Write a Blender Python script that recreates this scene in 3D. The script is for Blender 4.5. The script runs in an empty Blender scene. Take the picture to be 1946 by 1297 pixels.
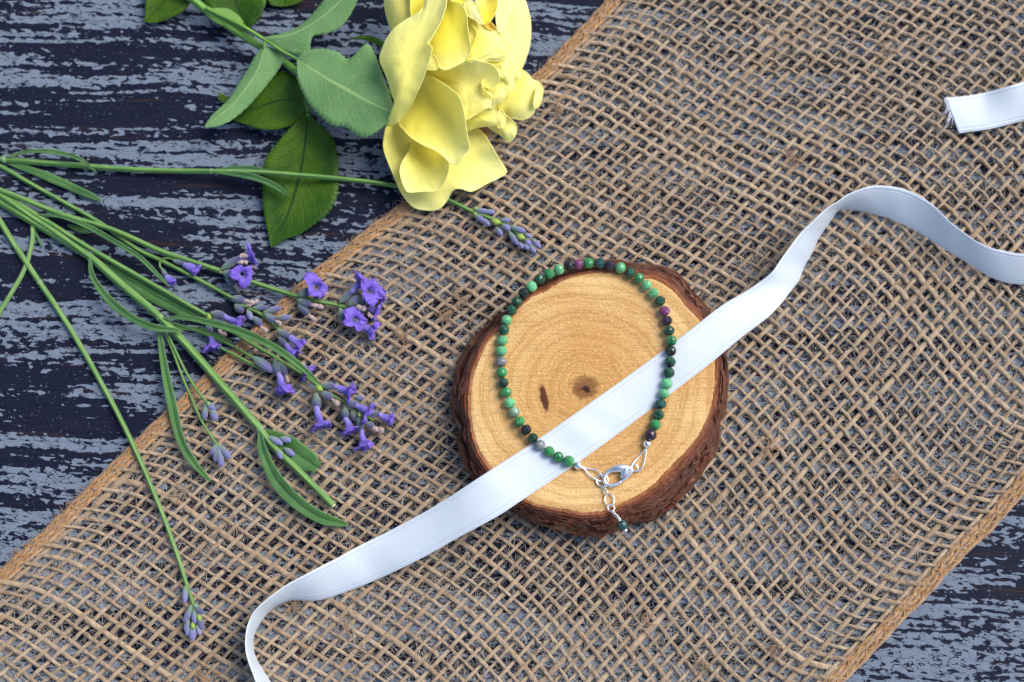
import bpy, math, random
import numpy as np
from mathutils import Vector, Matrix

R = math.radians
rng = np.random.default_rng(7)
random.seed(7)
scene = bpy.context.scene
COL = scene.collection
MM = 0.001

# ------------------------------------------------------------------ camera
TILT, FPX, DIST = R(14.0), 2703.0, 386.0            # tilt from straight down, focal length in photo pixels, mm to the table
_s, _c = math.sin(TILT), math.cos(TILT)
CAM = np.array([0, -DIST*_s, DIST*_c]); FWD = np.array([0, _s, -_c]); UPV = np.array([0, _c, _s]); RGT = np.array([1., 0, 0])
cam_data = bpy.data.cameras.new('camera'); cam = bpy.data.objects.new('camera', cam_data); COL.objects.link(cam)
cam_data.sensor_width = 36.0; cam_data.lens = 36.0*FPX/1946.0
cam_data.clip_start = 0.01; cam_data.clip_end = 50
cam.location = Vector(CAM*MM); cam.rotation_euler = (TILT, 0, 0)
scene.camera = cam
cam_data.dof.use_dof = True; cam_data.dof.focus_distance = 0.366; cam_data.dof.aperture_fstop = 14.0

# ------------------------------------------------------------------ light
SUN_EL, SUN_AZ = 50.0, 62.0                          # azimuth clockwise from the top of the picture (+Y)
world = bpy.data.worlds.new('World'); scene.world = world; world.use_nodes = True
wn = world.node_tree; wn.nodes.clear()
sky = wn.nodes.new('ShaderNodeTexSky'); sky.sky_type = 'NISHITA'; sky.sun_disc = False
sky.sun_elevation = R(SUN_EL); sky.sun_rotation = R(SUN_AZ); sky.dust_density = 2.0; sky.ozone_density = 1.0
bgn = wn.nodes.new('ShaderNodeBackground'); bgn.inputs['Strength'].default_value = 0.11
wo = wn.nodes.new('ShaderNodeOutputWorld')
wn.links.new(sky.outputs[0], bgn.inputs[0]); wn.links.new(bgn.outputs[0], wo.inputs[0])
sd = bpy.data.lights.new('sun', 'SUN'); sd.energy = 1.8; sd.angle = R(34); sd.color = (1.0, 0.94, 0.85)
so = bpy.data.objects.new('sun', sd); COL.objects.link(so)
_sv = Vector((math.sin(R(SUN_AZ))*math.cos(R(SUN_EL)), math.cos(R(SUN_AZ))*math.cos(R(SUN_EL)), math.sin(R(SUN_EL))))
so.rotation_euler = _sv.to_track_quat('Z', 'Y').to_euler(); so.location = _sv*2
scene.view_settings.view_transform = 'Standard'; scene.view_settings.look = 'None'
scene.view_settings.exposure = 1.0; scene.view_settings.gamma = 1.0; scene.view_settings.use_curve_mapping = False

# ------------------------------------------------------------------ helpers
def P(x, y, z=0.0):
    """photo pixel -> point in mm on the level z (mm)"""
    d = FPX*FWD + (x-973.0)*RGT - (y-648.5)*UPV
    return CAM + d*((z-CAM[2])/d[2])
def Pz(pts):
    return np.array([P(*p) for p in pts])
def proj(a):
    a = np.atleast_2d(a) - CAM
    zc = a @ FWD
    return np.stack([973 + FPX*(a@RGT)/zc, 648.5 - FPX*(a@UPV)/zc], 1)

def link(o, parent=None):
    COL.objects.link(o)
    if parent is not None: o.parent = parent
    return o
def tag(o, label=None, cat=None, group=None, kind=None):
    if label: o['label'] = label
    if cat: o['category'] = cat
    if group: o['group'] = group
    if kind: o['kind'] = kind
    return o
def empty(name, loc_mm, label, cat, group=None):
    o = bpy.data.objects.new(name, None); o.empty_display_size = 0.01
    o.location = Vector(loc_mm)*MM; link(o)
    return tag(o, label, cat, group)
def setnum(me, name, typ, dom, arr, key):
    a = me.attributes.new(name, typ, dom); a.data.foreach_set(key, np.ascontiguousarray(arr, dtype=np.float32).ravel())
def mesh_obj(name, V, F, mat, parent=None, smooth=True, uv=None, col=None, fac=None):
    """V in world mm (made relative to its parent's place)"""
    V = np.asarray(V, float)*MM
    off = np.zeros(3)
    if parent is not None:
        p = parent
        while p is not None:
            off += np.array(p.location); p = p.parent
    me = bpy.data.meshes.new(name)
    me.from_pydata((V-off).tolist(), [], F if isinstance(F, list) else F.tolist())
    if smooth: me.polygons.foreach_set('use_smooth', np.ones(len(me.polygons), bool))
    if uv is not None:
        li = np.zeros(len(me.loops), int); me.loops.foreach_get('vertex_index', li)
        l = me.uv_layers.new(name='UVMap'); l.data.foreach_set('uv', np.asarray(uv, np.float32)[li].ravel())
    if col is not None:
        c = np.ones((len(V), 4), np.float32); c[:, :3] = col; setnum(me, 'tint', 'FLOAT_COLOR', 'POINT', c, 'color')
    if fac is not None: setnum(me, 'fac', 'FLOAT', 'POINT', fac, 'value')
    if mat: me.materials.append(mat)
    me.update()
    return link(bpy.data.objects.new(name, me), parent)

def crom(pts, n, closed=False):
    """Catmull-Rom through pts, n samples evenly by arc length"""
    p = np.asarray(pts, float)
    if len(p) == 2 and not closed:
        t = np.linspace(0, 1, n)[:, None]; return p[0]*(1-t)+p[1]*t
    if closed: q = np.vstack([p[-1], p, p[0], p[1]])
    else: q = np.vstack([2*p[0]-p[1], p, 2*p[-1]-p[-2]])
    out = []
    for i in range(1, len(q)-2):
        t = np.linspace(0, 1, 16, endpoint=False)[:, None]
        a, b, c, d = q[i-1], q[i], q[i+1], q[i+2]
        out.append(0.5*((2*b)+(c-a)*t+(2*a-5*b+4*c-d)*t*t+(3*b-a-3*c+d)*t**3))
    out.append(q[-2][None]); o = np.vstack(out)
    s = np.concatenate([[0], np.cumsum(np.linalg.norm(np.diff(o, axis=0), axis=1))])
    k = np.linspace(0, s[-1], n, endpoint=not closed)
    return np.stack([np.interp(k, s, o[:, j]) for j in range(o.shape[1])], 1)

def frames(path, up=(0, 0, 1)):
    T = np.gradient(path, axis=0); T /= np.linalg.norm(T, axis=1)[:, None]+1e-12
    up = np.array(up, float)
    S = np.cross(T, up); bad = np.linalg.norm(S, axis=1) < 1e-3
    S[bad] = np.cross(T[bad], np.array([0, 1., 0.1]))
    S /= np.linalg.norm(S, axis=1)[:, None]
    return T, S, np.cross(S, T)
def grid_faces(n, m, wrap=False, base=0):
    i = np.arange(n-1)[:, None]; j = np.arange(m if wrap else m-1)[None]
    a = i*m+j; b = i*m+(j+1) % m
    return (np.stack([a, b, b+m, a+m], -1).reshape(-1, 4)+base)
def tube_geo(path, rad, sides=8, flat=1.0, caps=True, base=0, pitch=None):
    path = np.asarray(path, float); n = len(path)
    rad = np.broadcast_to(np.asarray(rad, float), (n,))
    T, S, N = frames(path)
    a = np.linspace(0, 2*np.pi, sides, endpoint=False)
    V = path[:, None]+rad[:, None, None]*(np.cos(a)[None, :, None]*S[:, None]+flat*np.sin(a)[None, :, None]*N[:, None])
    L = np.concatenate([[0], np.cumsum(np.linalg.norm(np.diff(path, axis=0), axis=1))])
    uv = np.stack([np.repeat(L, sides), np.tile(np.arange(sides)/sides, n)], 1)
    F = grid_faces(n, sides, True, base).tolist()
    if caps:
        F.append((np.arange(sides)[::-1]+base).tolist()); F.append((np.arange(sides)+(n-1)*sides+base).tolist())
    return V.reshape(-1, 3), F, uv
def tube(name, path, rad, mat, parent=None, sides=8, flat=1.0, **k):
    V, F, uv = tube_geo(path, rad, sides, flat)
    return mesh_obj(name, V, F, mat, parent, uv=uv, **k)
def join_geo(parts):
    Vs, Fs, n = [], [], 0
    for V, F in parts:
        Vs.append(np.asarray(V)); Fs += [[i+n for i in f] for f in F]; n += len(V)
    return np.vstack(Vs), Fs

_perm = rng.random((64, 64, 64)).astype(np.float32)
def vnoise(p):
    """smooth 3-D value noise in 0..1"""
    p = np.asarray(p, float); i = np.floor(p).astype(int); f = p-i; f = f*f*(3-2*f)
    o = 0
    for dx in (0, 1):
        for dy in (0, 1):
            for dz in (0, 1):
                w = (f[..., 0] if dx else 1-f[..., 0])*(f[..., 1] if dy else 1-f[..., 1])*(f[..., 2] if dz else 1-f[..., 2])
                o = o+w*_perm[(i[..., 0]+dx) % 64, (i[..., 1]+dy) % 64, (i[..., 2]+dz) % 64]
    return o
def fbm(p, o=3):
    p = np.asarray(p, float); s, a, t = 0, 1., 0
    for k in range(o): s = s+a*vnoise(p*2**k+17.3*k); t += a; a *= .5
    return s/t
def n1(x, seed=0., f=1.0):
    x = np.asarray(x, float)*f
    return vnoise(np.stack([x+seed*3.71, np.full_like(x, seed*1.37+.5), np.full_like(x, seed*.77+.25)], -1))*2-1

# ------------------------------------------------------------------ materials
class M:
    def __init__(s, name):
        s.m = bpy.data.materials.new(name); s.m.use_nodes = True; s.t = s.m.node_tree
        s.b = s.t.nodes['Principled BSDF']; s.out = s.t.nodes['Material Output']
    def n(s, typ, **k):
        nd = s.t.nodes.new(typ)
        for a, v in k.items(): setattr(nd, a, v)
        return nd
    def l(s, a, b): s.t.links.new(a, b)
    def put(s, sock, v):
        if hasattr(v, 'is_output') or isinstance(v, bpy.types.NodeSocket): s.l(v, sock)
        else: sock.default_value = v
    def math(s, op, a, b=0.0, c=0.0, clamp=False):
        nd = s.n('ShaderNodeMath', operation=op); nd.use_clamp = clamp
        for i, v in enumerate((a, b, c)): s.put(nd.inputs[i], v)
        return nd.outputs[0]
    def mix(s, f, a, b, blend='MIX'):
        nd = s.n('ShaderNodeMix', data_type='RGBA', blend_type=blend)
        s.put(nd.inputs[0], f)
        for i, v in ((6, a), (7, b)): s.put(nd.inputs[i], (*v, 1) if isinstance(v, tuple) and len(v) == 3 else v)
        return nd.outputs[2]
    def coords(s, which='Object'): return s.n('ShaderNodeTexCoord').outputs[which]
    def mapping(s, v, scale=(1, 1, 1), rot=(0, 0, 0), loc=(0, 0, 0)):
        nd = s.n('ShaderNodeMapping'); s.l(v, nd.inputs[0])
        nd.inputs['Scale'].default_value = scale; nd.inputs['Rotation'].default_value = rot; nd.inputs['Location'].default_value = loc
        return nd.outputs[0]
    def noise(s, v, scale=5., detail=2., rough=.5, dist=0., col=False):
        nd = s.n('ShaderNodeTexNoise'); s.l(v, nd.inputs['Vector'])
        nd.inputs['Scale'].default_value = scale; nd.inputs['Detail'].default_value = detail
        nd.inputs['Roughness'].default_value = rough; nd.inputs['Distortion'].default_value = dist
        return nd.outputs['Color' if col else 'Fac']
    def step(s, v, lo, hi):
        nd = s.n('ShaderNodeMapRange', interpolation_type='SMOOTHSTEP'); s.put(nd.inputs[0], v)
        nd.inputs[1].default_value = lo; nd.inputs[2].default_value = hi
        return nd.outputs[0]
    def sep(s, v):
        nd = s.n('ShaderNodeSeparateXYZ'); s.l(v, nd.inputs[0]); return nd.outputs
    def comb(s, x, y, z=0.0):
        nd = s.n('ShaderNodeCombineXYZ')
        for i, v in enumerate((x, y, z)): s.put(nd.inputs[i], v)
        return nd.outputs[0]
    def attr(s, name, out='Fac'):
        return s.n('ShaderNodeAttribute', attribute_name=name).outputs[out]
    def bump(s, h, dist=0.0002, strength=1.0):
        nd = s.n('ShaderNodeBump'); s.l(h, nd.inputs['Height']); nd.inputs['Distance'].default_value = dist
        nd.inputs['Strength'].default_value = strength; s.l(nd.outputs[0], s.b.inputs['Normal'])
    def set(s, **k):
        names = dict(color='Base Color', rough='Roughness', metal='Metallic', spec='Specular IOR Level', coat='Coat Weight',
                     coatr='Coat Roughness', sss='Subsurface Weight', sssr='Subsurface Radius', ssss='Subsurface Scale',
                     sheen='Sheen Weight', sheenr='Sheen Roughness', trans='Transmission Weight', aniso='Anisotropic', ior='IOR')
        for a, v in k.items():
            if isinstance(v, tuple) and len(v) == 3 and a == 'color': v = (*v, 1)
            s.put(s.b.inputs[names[a]], v)
        return s
    def translucent(s, color, f):
        t = s.n('ShaderNodeBsdfTranslucent'); s.put(t.inputs[0], color)
        mx = s.n('ShaderNodeMixShader'); mx.inputs[0].default_value = f
        s.l(s.b.outputs[0], mx.inputs[1]); s.l(t.outputs[0], mx.inputs[2]); s.l(mx.outputs[0], s.out.inputs[0])

# tabletop: dark board with dry-brushed, flaking blue-grey paint
def mat_board():
    m = M('distressed_painted_board')
    o = m.mapping(m.coords(), scale=(1000, 1000, 1000), rot=(0, 0, R(2.2)))
    x, y, z = m.sep(o)[0:3]
    # the brush wandered: bend the rows slightly
    wob = m.noise(m.comb(m.math('MULTIPLY', x, .018), m.math('MULTIPLY', y, .03)), 1., 1.)
    y = m.math('ADD', y, m.math('MULTIPLY', m.math('SUBTRACT', wob, .5), 6.))
    rows = m.noise(m.comb(m.math('MULTIPLY', x, .013), m.math('MULTIPLY', y, .20), 6.3), 1., 2., .55)
    broad = m.noise(m.comb(m.math('MULTIPLY', x, .022), m.math('MULTIPLY', y, .045)), 1., 1.)
    wide = m.noise(m.comb(m.math('MULTIPLY', x, .03), m.math('MULTIPLY', y, .75)), 1., 1.)
    # chips: slanted little teeth, roughly 1 mm
    xs = m.math('ADD', x, m.math('MULTIPLY', y, .35))
    chip = m.noise(m.comb(m.math('MULTIPLY', xs, .36), m.math('MULTIPLY', y, .74), 3.1), 1., 2.0, .55, .5)
    crack = m.noise(m.comb(m.math('MULTIPLY', xs, .22), m.math('MULTIPLY', y, .62), 9.7), 1., 2., .55, .8)
    vein = m.math('ABSOLUTE', m.math('SUBTRACT', crack, .5))
    cover = m.math('ADD', m.math('MULTIPLY', m.math('SUBTRACT', rows, .5), 1.75), m.math('MULTIPLY', m.math('SUBTRACT', broad, .5), .75))
    cover = m.math('ADD', cover, m.math('MULTIPLY', m.math('SUBTRACT', wide, .5), .95))
    cover = m.math('ADD', cover, m.math('MULTIPLY', m.math('SUBTRACT', chip, .5), 1.25))
    paint = m.step(cover, .055, .08)
    paint = m.math('MULTIPLY', paint, m.math('MAXIMUM', m.step(vein, .016, .024), m.step(chip, .50, .62)))
    # fine flecks in the bare zones
    fl = m.noise(m.comb(m.math('MULTIPLY', x, 1.1), m.math('MULTIPLY', y, 1.7), 5.), 1., 2., .6)
    flecks = m.math('MULTIPLY', m.step(fl, .66, .70), .6)
    paint = m.math('MAXIMUM', paint, flecks)
    grain = m.noise(m.comb(m.math('MULTIPLY', x, .05), m.math('MULTIPLY', y, 2.2), 2.), 1., 3., .6)
    dark = m.mix(m.step(grain, .35, .75), (.0052, .0075, .0200), (.0105, .0118, .0230))
    brown = m.noise(m.comb(m.math('MULTIPLY', x, .02), m.math('MULTIPLY', y, .3), 8.), 1., 2.)
    dark = m.mix(m.math('MULTIPLY', m.step(brown, .58, .72), m.step(grain, .4, .6)), dark, (.034, .019, .013))
    pn = m.noise(m.comb(m.math('MULTIPLY', x, .3), m.math('MULTIPLY', y, 1.1), 4.), 1., 3., .6)
    pcol = m.mix(pn, (.095, .122, .168), (.168, .206, .264))
    m.set(color=m.mix(paint, dark, pcol), rough=m.math('ADD', .6, m.math('MULTIPLY', paint, .2)), spec=m.math('ADD', .08, m.math('MULTIPLY', paint, .15)))
    h = m.math('ADD', m.math('MULTIPLY', paint, .6), m.math('MULTIPLY', grain, .4))
    m.bump(h, .00012, .8)
    return m.m

def mat_jute(name, c0, c1, c2):
    m = M(name)
    uv = m.coords('UV'); u, v = m.sep(uv)[0:2]
    rnd = m.n('ShaderNodeObjectInfo').outputs['Random']
    o = m.mapping(m.coords('Object'), scale=(1000, 1000, 1000))
    big = m.noise(o, .05, 2.); mid = m.noise(o, .45, 3., .6); fine = m.noise(m.comb(m.math('MULTIPLY', u, .9), m.math('MULTIPLY', v, 14.), rnd), 1., 2., .6)
    f = m.math('ADD', m.math('MULTIPLY', mid, .7), m.math('MULTIPLY', m.math('SUBTRACT', rnd, .5), .35))
    c = m.mix(m.step(f, .15, .7), c0, c1)
    c = m.mix(m.math('MULTIPLY', m.step(big, .55, .75), .5), c, c2)
    c = m.mix(m.math('MULTIPLY', m.step(fine, .5, .85), .45), c, (.55, .47, .37))
    c = m.mix(m.math('MULTIPLY', m.step(fine, .5, .2), .55), c, (.14, .085, .05))
    m.set(color=c, rough=.85, spec=.2, sheen=.25)
    tw = m.math('SINE', m.math('ADD', m.math('MULTIPLY', u, 2.6), m.math('MULTIPLY', v, 12.566)))
    m.bump(m.math('ADD', m.math('MULTIPLY', tw, .25), m.math('MULTIPLY', fine, 1.0)), .00022, .9)
    return m.m

def mat_fibre():
    m = M('loose_jute_fibre')
    m.set(color=m.mix(m.attr('fac'), (.28, .23, .17), (.66, .61, .53)), rough=.6, spec=.3)
    return m.m

def mat_woodface(pith_mm, knot_mm):
    m = M('sawn_end_grain')
    o = m.mapping(m.coords('Object'), scale=(1000, 1000, 1000))          # mm from the slice's base
    x, y = m.sep(o)[0:2]
    dx = m.math('SUBTRACT', x, pith_mm[0]); dy = m.math('SUBTRACT', y, pith_mm[1])
    wv = m.noise(m.comb(m.math('MULTIPLY', x, .06), m.math('MULTIPLY', y, .06)), 1., 2.)
    rr = m.math('SQRT', m.math('ADD', m.math('MULTIPLY', dx, dx), m.math('MULTIPLY', m.math('MULTIPLY', dy, dy), 1.12)))
    rw = m.math('ADD', rr, m.math('MULTIPLY', m.math('SUBTRACT', wv, .5), 4.5))
    ring = m.noise(m.comb(m.math('MULTIPLY', rw, .55), 0.3, 1.7), 1., 3., .62)
    ring2 = m.math('SINE', m.math('ADD', m.math('MULTIPLY', rw, 2.5), m.math('MULTIPLY', ring, 5.)))
    base = m.mix(m.step(rr, 6., 34.), (.62, .345, .110), (.76, .50, .215))
    blot = m.noise(o, .07, 2.)
    base = m.mix(m.math('MULTIPLY', m.step(blot, .42, .70), .45), base, (.54, .255, .070))
    c = m.mix(m.math('MULTIPLY', m.step(ring, .46, .66), .58), base, (.48, .235, .062))
    c = m.mix(m.math('MULTIPLY', m.step(ring2, .3, 1.0), .20), c, (.34, .14, .035))
    saw = m.noise(m.comb(m.math('MULTIPLY', x, .10), m.math('MULTIPLY', y, 1.5), 3.), 1., 2., .6)
    c = m.mix(m.math('MULTIPLY', m.step(saw, .48, .75), .45), c, (.38, .19, .06))
    grit = m.noise(o, 1.5, 4., .75)
    c = m.mix(m.math('MULTIPLY', m.step(grit, .54, .68), .5), c, (.86, .66, .36))
    c = m.mix(m.math('MULTIPLY', m.step(grit, .46, .30), .42), c, (.30, .12, .03))
    # dark pith with ragged edge, and the dark slit of a small knot
    pn = m.noise(o, .55, 3., .6)
    pr = m.math('ADD', rr, m.math('MULTIPLY', m.math('SUBTRACT', pn, .5), 4.2))
    c = m.mix(m.math('MULTIPLY', m.step(pr, 4.6, 2.0), .85), c, (.17, .062, .02))
    c = m.mix(m.step(pr, 1.5, .5), c, (.035, .012, .006))
    kx = m.math('SUBTRACT', x, knot_mm[0]); ky = m.math('SUBTRACT', y, knot_mm[1])
    kx = m.math('ADD', kx, m.math('ADD', m.math('MULTIPLY', ky, .20), m.math('MULTIPLY', m.math('SUBTRACT', pn, .5), 1.1)))
    kr = m.math('SQRT', m.math('ADD', m.math('MULTIPLY', m.math('MULTIPLY', kx, kx), 13.), m.math('MULTIPLY', ky, ky)))
    c = m.mix(m.math('MULTIPLY', m.step(kr, 6.5, 2.6), .35), c, (.35, .13, .03))
    c = m.mix(m.step(kr, 4.2, 2.6), c, (.095, .030, .010))
    m.set(color=c, rough=.72, spec=.25)
    m.bump(m.math('ADD', m.math('MULTIPLY', grit, 1.), m.math('MULTIPLY', saw, .6)), .0006, .9)
    return m.m

def mat_bark():
    m = M('layered_bark')
    o = m.mapping(m.coords('Object'), scale=(1000, 1000, 1000))
    uv = m.coords('UV'); u, v = m.sep(uv)[0:2]
    lay = m.noise(m.comb(m.math('MULTIPLY', u, .09), m.math('MULTIPLY', v, 17.), 1.), 1., 4., .65)
    n = m.noise(o, .25, 3., .6); f = m.noise(o, 1.6, 3., .65)
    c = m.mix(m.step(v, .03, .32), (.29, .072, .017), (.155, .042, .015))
    lines = m.math('SINE', m.math('ADD', m.math('MULTIPLY', v, 74.), m.math('MULTIPLY', m.noise(m.comb(m.math('MULTIPLY', u, .12), m.math('MULTIPLY', v, 3.), 7.), 1., 3., .6), 16.)))
    c = m.mix(m.math('MULTIPLY', m.step(lines, .1, .9), .55), c, (.032, .010, .006))
    c = m.mix(m.step(lay, .38, .68), m.mix(.6, c, (.030, .010, .006)), c)
    c = m.mix(m.math('MULTIPLY', m.step(n, .52, .72), m.step(v, .45, .8)), c, (.30, .16, .085))
    c = m.mix(m.math('MULTIPLY', m.step(f, .6, .8), .5), c, (.28, .11, .045))
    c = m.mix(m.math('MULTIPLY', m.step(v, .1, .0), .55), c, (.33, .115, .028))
    m.set(color=c, rough=.52, spec=.45)
    m.bump(m.math('ADD', m.math('SUBTRACT', lay, m.math('MULTIPLY', lines, .25)), m.math('MULTIPLY', f, .5)), .0007, .9)
    return m.m

def mat_ribbon():
    m = M('white_satin')
    u, v = m.sep(m.coords('UV'))[0:2]            # u mm along, v mm across
    tw = m.math('SINE', m.math('ADD', m.math('MULTIPLY', u, 15.), m.math('MULTIPLY', v, 21.)))
    av = m.math('ABSOLUTE', v)
    groove = m.math('MULTIPLY', m.step(av, 3.55, 3.8), m.step(av, 4.15, 3.9))
    c = m.mix(groove, (.70, .775, .84), (.63, .70, .79))
    m.set(color=c, rough=.20, spec=.7, sheen=.2, sheenr=.3, aniso=.6)
    h = m.math('SUBTRACT', m.math('MULTIPLY', tw, .22), m.math('MULTIPLY', groove, .8))
    m.bump(h, .0002, .6)
    m.translucent((.84, .88, .93, 1), .24)
    return m.m

def mat_simple(name, color, **k):
    m = M(name); m.set(color=color, **k); return m.m

def mat_silver():
    m = M('polished_silver')
    n = m.noise(m.mapping(m.coords('Object'), scale=(1000,)*3), .9, 3.)
    m.set(color=(.86, .86, .85), metal=1.0, rough=m.math('ADD', .10, m.math('MULTIPLY', n, .10)))
    return m.m

def mat_bead():
    m = M('faceted_ruby_zoisite')
    oi = m.n('ShaderNodeObjectInfo'); col = oi.outputs['Color']; rnd = oi.outputs['Random']
    o = m.mapping(m.coords('Object'), scale=(1.5,)*3)
    sh = m.n('ShaderNodeVectorMath', operation='ADD'); m.l(o, sh.inputs[0]); m.l(m.comb(m.math('MULTIPLY', rnd, 91.), m.math('MULTIPLY', rnd, 57.), m.math('MULTIPLY', rnd, 33.)), sh.inputs[1])
    a = m.noise(sh.outputs[0], .75, 3., .6, .4); b = m.noise(sh.outputs[0], 1.4, 2., .6)
    alpha = oi.outputs['Alpha']
    c = m.mix(m.math('MULTIPLY', m.step(b, .50, .75), .25), col, (.30, .55, .36))
    c = m.mix(m.math('MULTIPLY', m.step(a, .47, .58), m.math('MAXIMUM', alpha, .22)), c, (.012, .016, .017))
    m.set(color=c, rough=.14, spec=.32, sss=.06, ssss=.001)
    return m.m

def mat_petal():
    m = M('yellow_rose_petal')
    f = m.attr('fac'); tint = m.attr('tint', 'Color')
    u, v = m.sep(m.coords('UV'))[0:2]
    vn = m.noise(m.comb(m.math('MULTIPLY', u, 26.), m.math('MULTIPLY', v, 1.6)), 1., 3., .6)
    bl = m.noise(m.mapping(m.coords('Object'), scale=(1000,)*3), .10, 2.)
    ff = m.math('ADD', f, m.math('MULTIPLY', m.math('SUBTRACT', bl, .5), .25))
    c = m.mix(m.step(ff, .12, .85), tint, (.97, .93, .30))
    c = m.mix(m.math('MULTIPLY', m.step(vn, .48, .75), .22), c, (.86, .74, .16))
    m.set(color=c, rough=.55, spec=.25, sss=.3, ssss=.002, sssr=(1.0, .75, .18), sheen=.2)
    m.bump(vn, .0004, .5)
    m.translucent(m.mix(.5, c, (.97, .90, .28)), .20)
    return m.m

def mat_roseleaf(name, c0, c1, vein, rough, spec):
    m = M(name)
    t, s = m.sep(m.coords('UV'))[0:2]           # along 0..1, across -1..1
    a = m.math('ABSOLUTE', s)
    ph = m.math('ADD', m.math('MULTIPLY', t, 8.), m.math('MULTIPLY', a, -2.3))
    w = m.math('ABSOLUTE', m.math('SUBTRACT', m.math('FRACT', ph), .5))
    side = m.math('MULTIPLY', m.step(w, .07, .0), m.step(a, 1., .55))
    mid = m.step(a, .055, .02)
    o = m.mapping(m.coords('Object'), scale=(1000,)*3)
    net = m.n('ShaderNodeTexVoronoi', feature='DISTANCE_TO_EDGE'); m.l(o, net.inputs['Vector']); net.inputs['Scale'].default_value = .7
    nv = m.step(net.outputs[0], .09, .0)
    b = m.noise(o, .09, 3., .6); f = m.noise(o, .9, 3., .7)
    c = m.mix(m.step(b, .3, .7), c0, c1)
    c = m.mix(m.math('MULTIPLY', m.step(f, .60, .78), .5), c, (.25, .14, .06))
    c = m.mix(m.math('MULTIPLY', side, .35), c, vein)
    c = m.mix(m.math('MULTIPLY', nv, .16), c, vein)
    c = m.mix(mid, c, vein)
    m.set(color=c, rough=rough, spec=spec)
    h = m.math('ADD', m.math('ADD', m.math('MULTIPLY', side, -.7), m.math('MULTIPLY', nv, -.3)), m.math('MULTIPLY', f, .3))
    m.bump(h, .0002, .7)
    m.translucent(c, .18)
    return m.m

def mat_stem(name, c0, c1, rough=.5):
    m = M(name)
    u, v = m.sep(m.coords('UV'))[0:2]
    n = m.noise(m.comb(m.math('MULTIPLY', u, .12), m.math('MULTIPLY', v, 6.)), 1., 2.); f = m.noise(m.mapping(m.coords('Object'), scale=(1000,)*3), 2.2, 2.)
    g = m.math('SINE', m.math('MULTIPLY', v, 25.13))
    c = m.mix(m.step(n, .3, .7), c0, c1)
    c = m.mix(m.math('MULTIPLY', m.step(f, .55, .8), .25), c, (.24, .36, .20))
    m.set(color=c, rough=rough, spec=.35, sheen=.15)
    m.bump(m.math('ADD', m.math('MULTIPLY', g, .6), m.math('MULTIPLY', f, .5)), .00016, .8)
    return m.m

def mat_lavleaf():
    m = M('lavender_leaf')
    t, s = m.sep(m.coords('UV'))[0:2]
    a = m.math('ABSOLUTE', s)
    o = m.mapping(m.coords('Object'), scale=(1000,)*3)
    f = m.noise(o, 2.0, 3., .7); b = m.noise(o, .12, 2.)
    c = m.mix(m.step(b, .3, .7), (.026, .098, .018), (.055, .155, .032))
    c = m.mix(m.math('MULTIPLY', m.step(f, .55, .75), .38), c, (.17, .29, .17))
    c = m.mix(m.math('MULTIPLY', m.step(a, .82, .98), .35), c, (.14, .27, .10))
    c = m.mix(m.math('MULTIPLY', m.step(a, .12, .03), .4), c, (.022, .08, .024))
    m.set(color=c, rough=.6, spec=.25, sheen=.3)
    m.bump(m.math('SUBTRACT', f, m.math('MULTIPLY', m.step(a, .16, .03), 1.2)), .0002, .8)
    return m.m

def mat_tint(name, rough=.6, fn=1.6, amt=.3, dark=(.05, .03, .12), sss=0., sheen=.2, trans=0.):
    m = M(name)
    c = m.attr('tint', 'Color')
    f = m.noise(m.mapping(m.coords('Object'), scale=(1000,)*3), fn, 3., .65)
    c2 = m.mix(m.math('MULTIPLY', m.step(f, .50, .75), amt), c, dark)
    m.set(color=c2, rough=rough, spec=.3, sheen=sheen)
    m.bump(f, .00022, .6)
    if trans: m.translucent(c2, trans)
    return m.m

BOARD = mat_board()
JUTE = mat_jute('jute_yarn', (.268, .184, .110), (.43, .316, .204), (.39, .305, .216))
SELV = mat_jute('orange_jute_edge', (.27, .150, .074), (.43, .270, .150), (.39, .27, .165))
STITCH = mat_simple('golden_thread', (.50, .25, .07), rough=.6, spec=.3)
FIBRE = mat_fibre()
BARK = mat_bark(); SATIN = mat_ribbon(); SILVER = mat_silver(); BEAD = mat_bead(); PETAL = mat_petal()
FRAY = mat_simple('frayed_satin_thread', (.66, .69, .76), rough=.5, sheen=.3)
LEAF_D = mat_roseleaf('rose_leaf_upper', (.018, .070, .003), (.062, .140, .005), (.014, .045, .005), .45, .2)
LEAF_L = mat_roseleaf('rose_leaf_under', (.115, .250, .085), (.165, .325, .120), (.30, .45, .16), .6, .25)
RSTEM = mat_stem('rose_stem', (.06, .19, .018), (.17, .33, .05), .4)
LSTEM = mat_stem('lavender_stem', (.068, .178, .034), (.145, .280, .062))
LLEAF = mat_lavleaf()
CALYX = mat_tint('lavender_calyx', .7, 1.8, .38, (.07, .045, .16), sheen=.5)
COROLLA = mat_tint('lavender_petal', .5, 1.1, .22, (.105, .045, .42), sheen=.25, trans=.2)
DRY = mat_tint('withered_petal', .8, 2.0, .5, (.16, .08, .05))
BRACT = mat_tint('green_bract', .55, 1.2, .2, (.15, .22, .03))
WIRE = mat_simple('beading_wire', (.74, .77, .83), metal=.9, rough=.25)

# ------------------------------------------------------------------ tabletop
def make_board():
    x0, x1, y0, y1, t = -320, 320, -260, 260, 18
    V = [(x0, y0, 0), (x1, y0, 0), (x1, y1, 0), (x0, y1, 0), (x0, y0, -t), (x1, y0, -t), (x1, y1, -t), (x0, y1, -t)]
    F = [(0, 1, 2, 3), (7, 6, 5, 4), (0, 4, 5, 1), (1, 5, 6, 2), (2, 6, 7, 3), (3, 7, 4, 0)]
    o = mesh_obj('tabletop', V, F, BOARD, smooth=False)
    tag(o, 'dark board dry-brushed with flaking blue-grey paint', 'table', kind='structure')
make_board()

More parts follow.
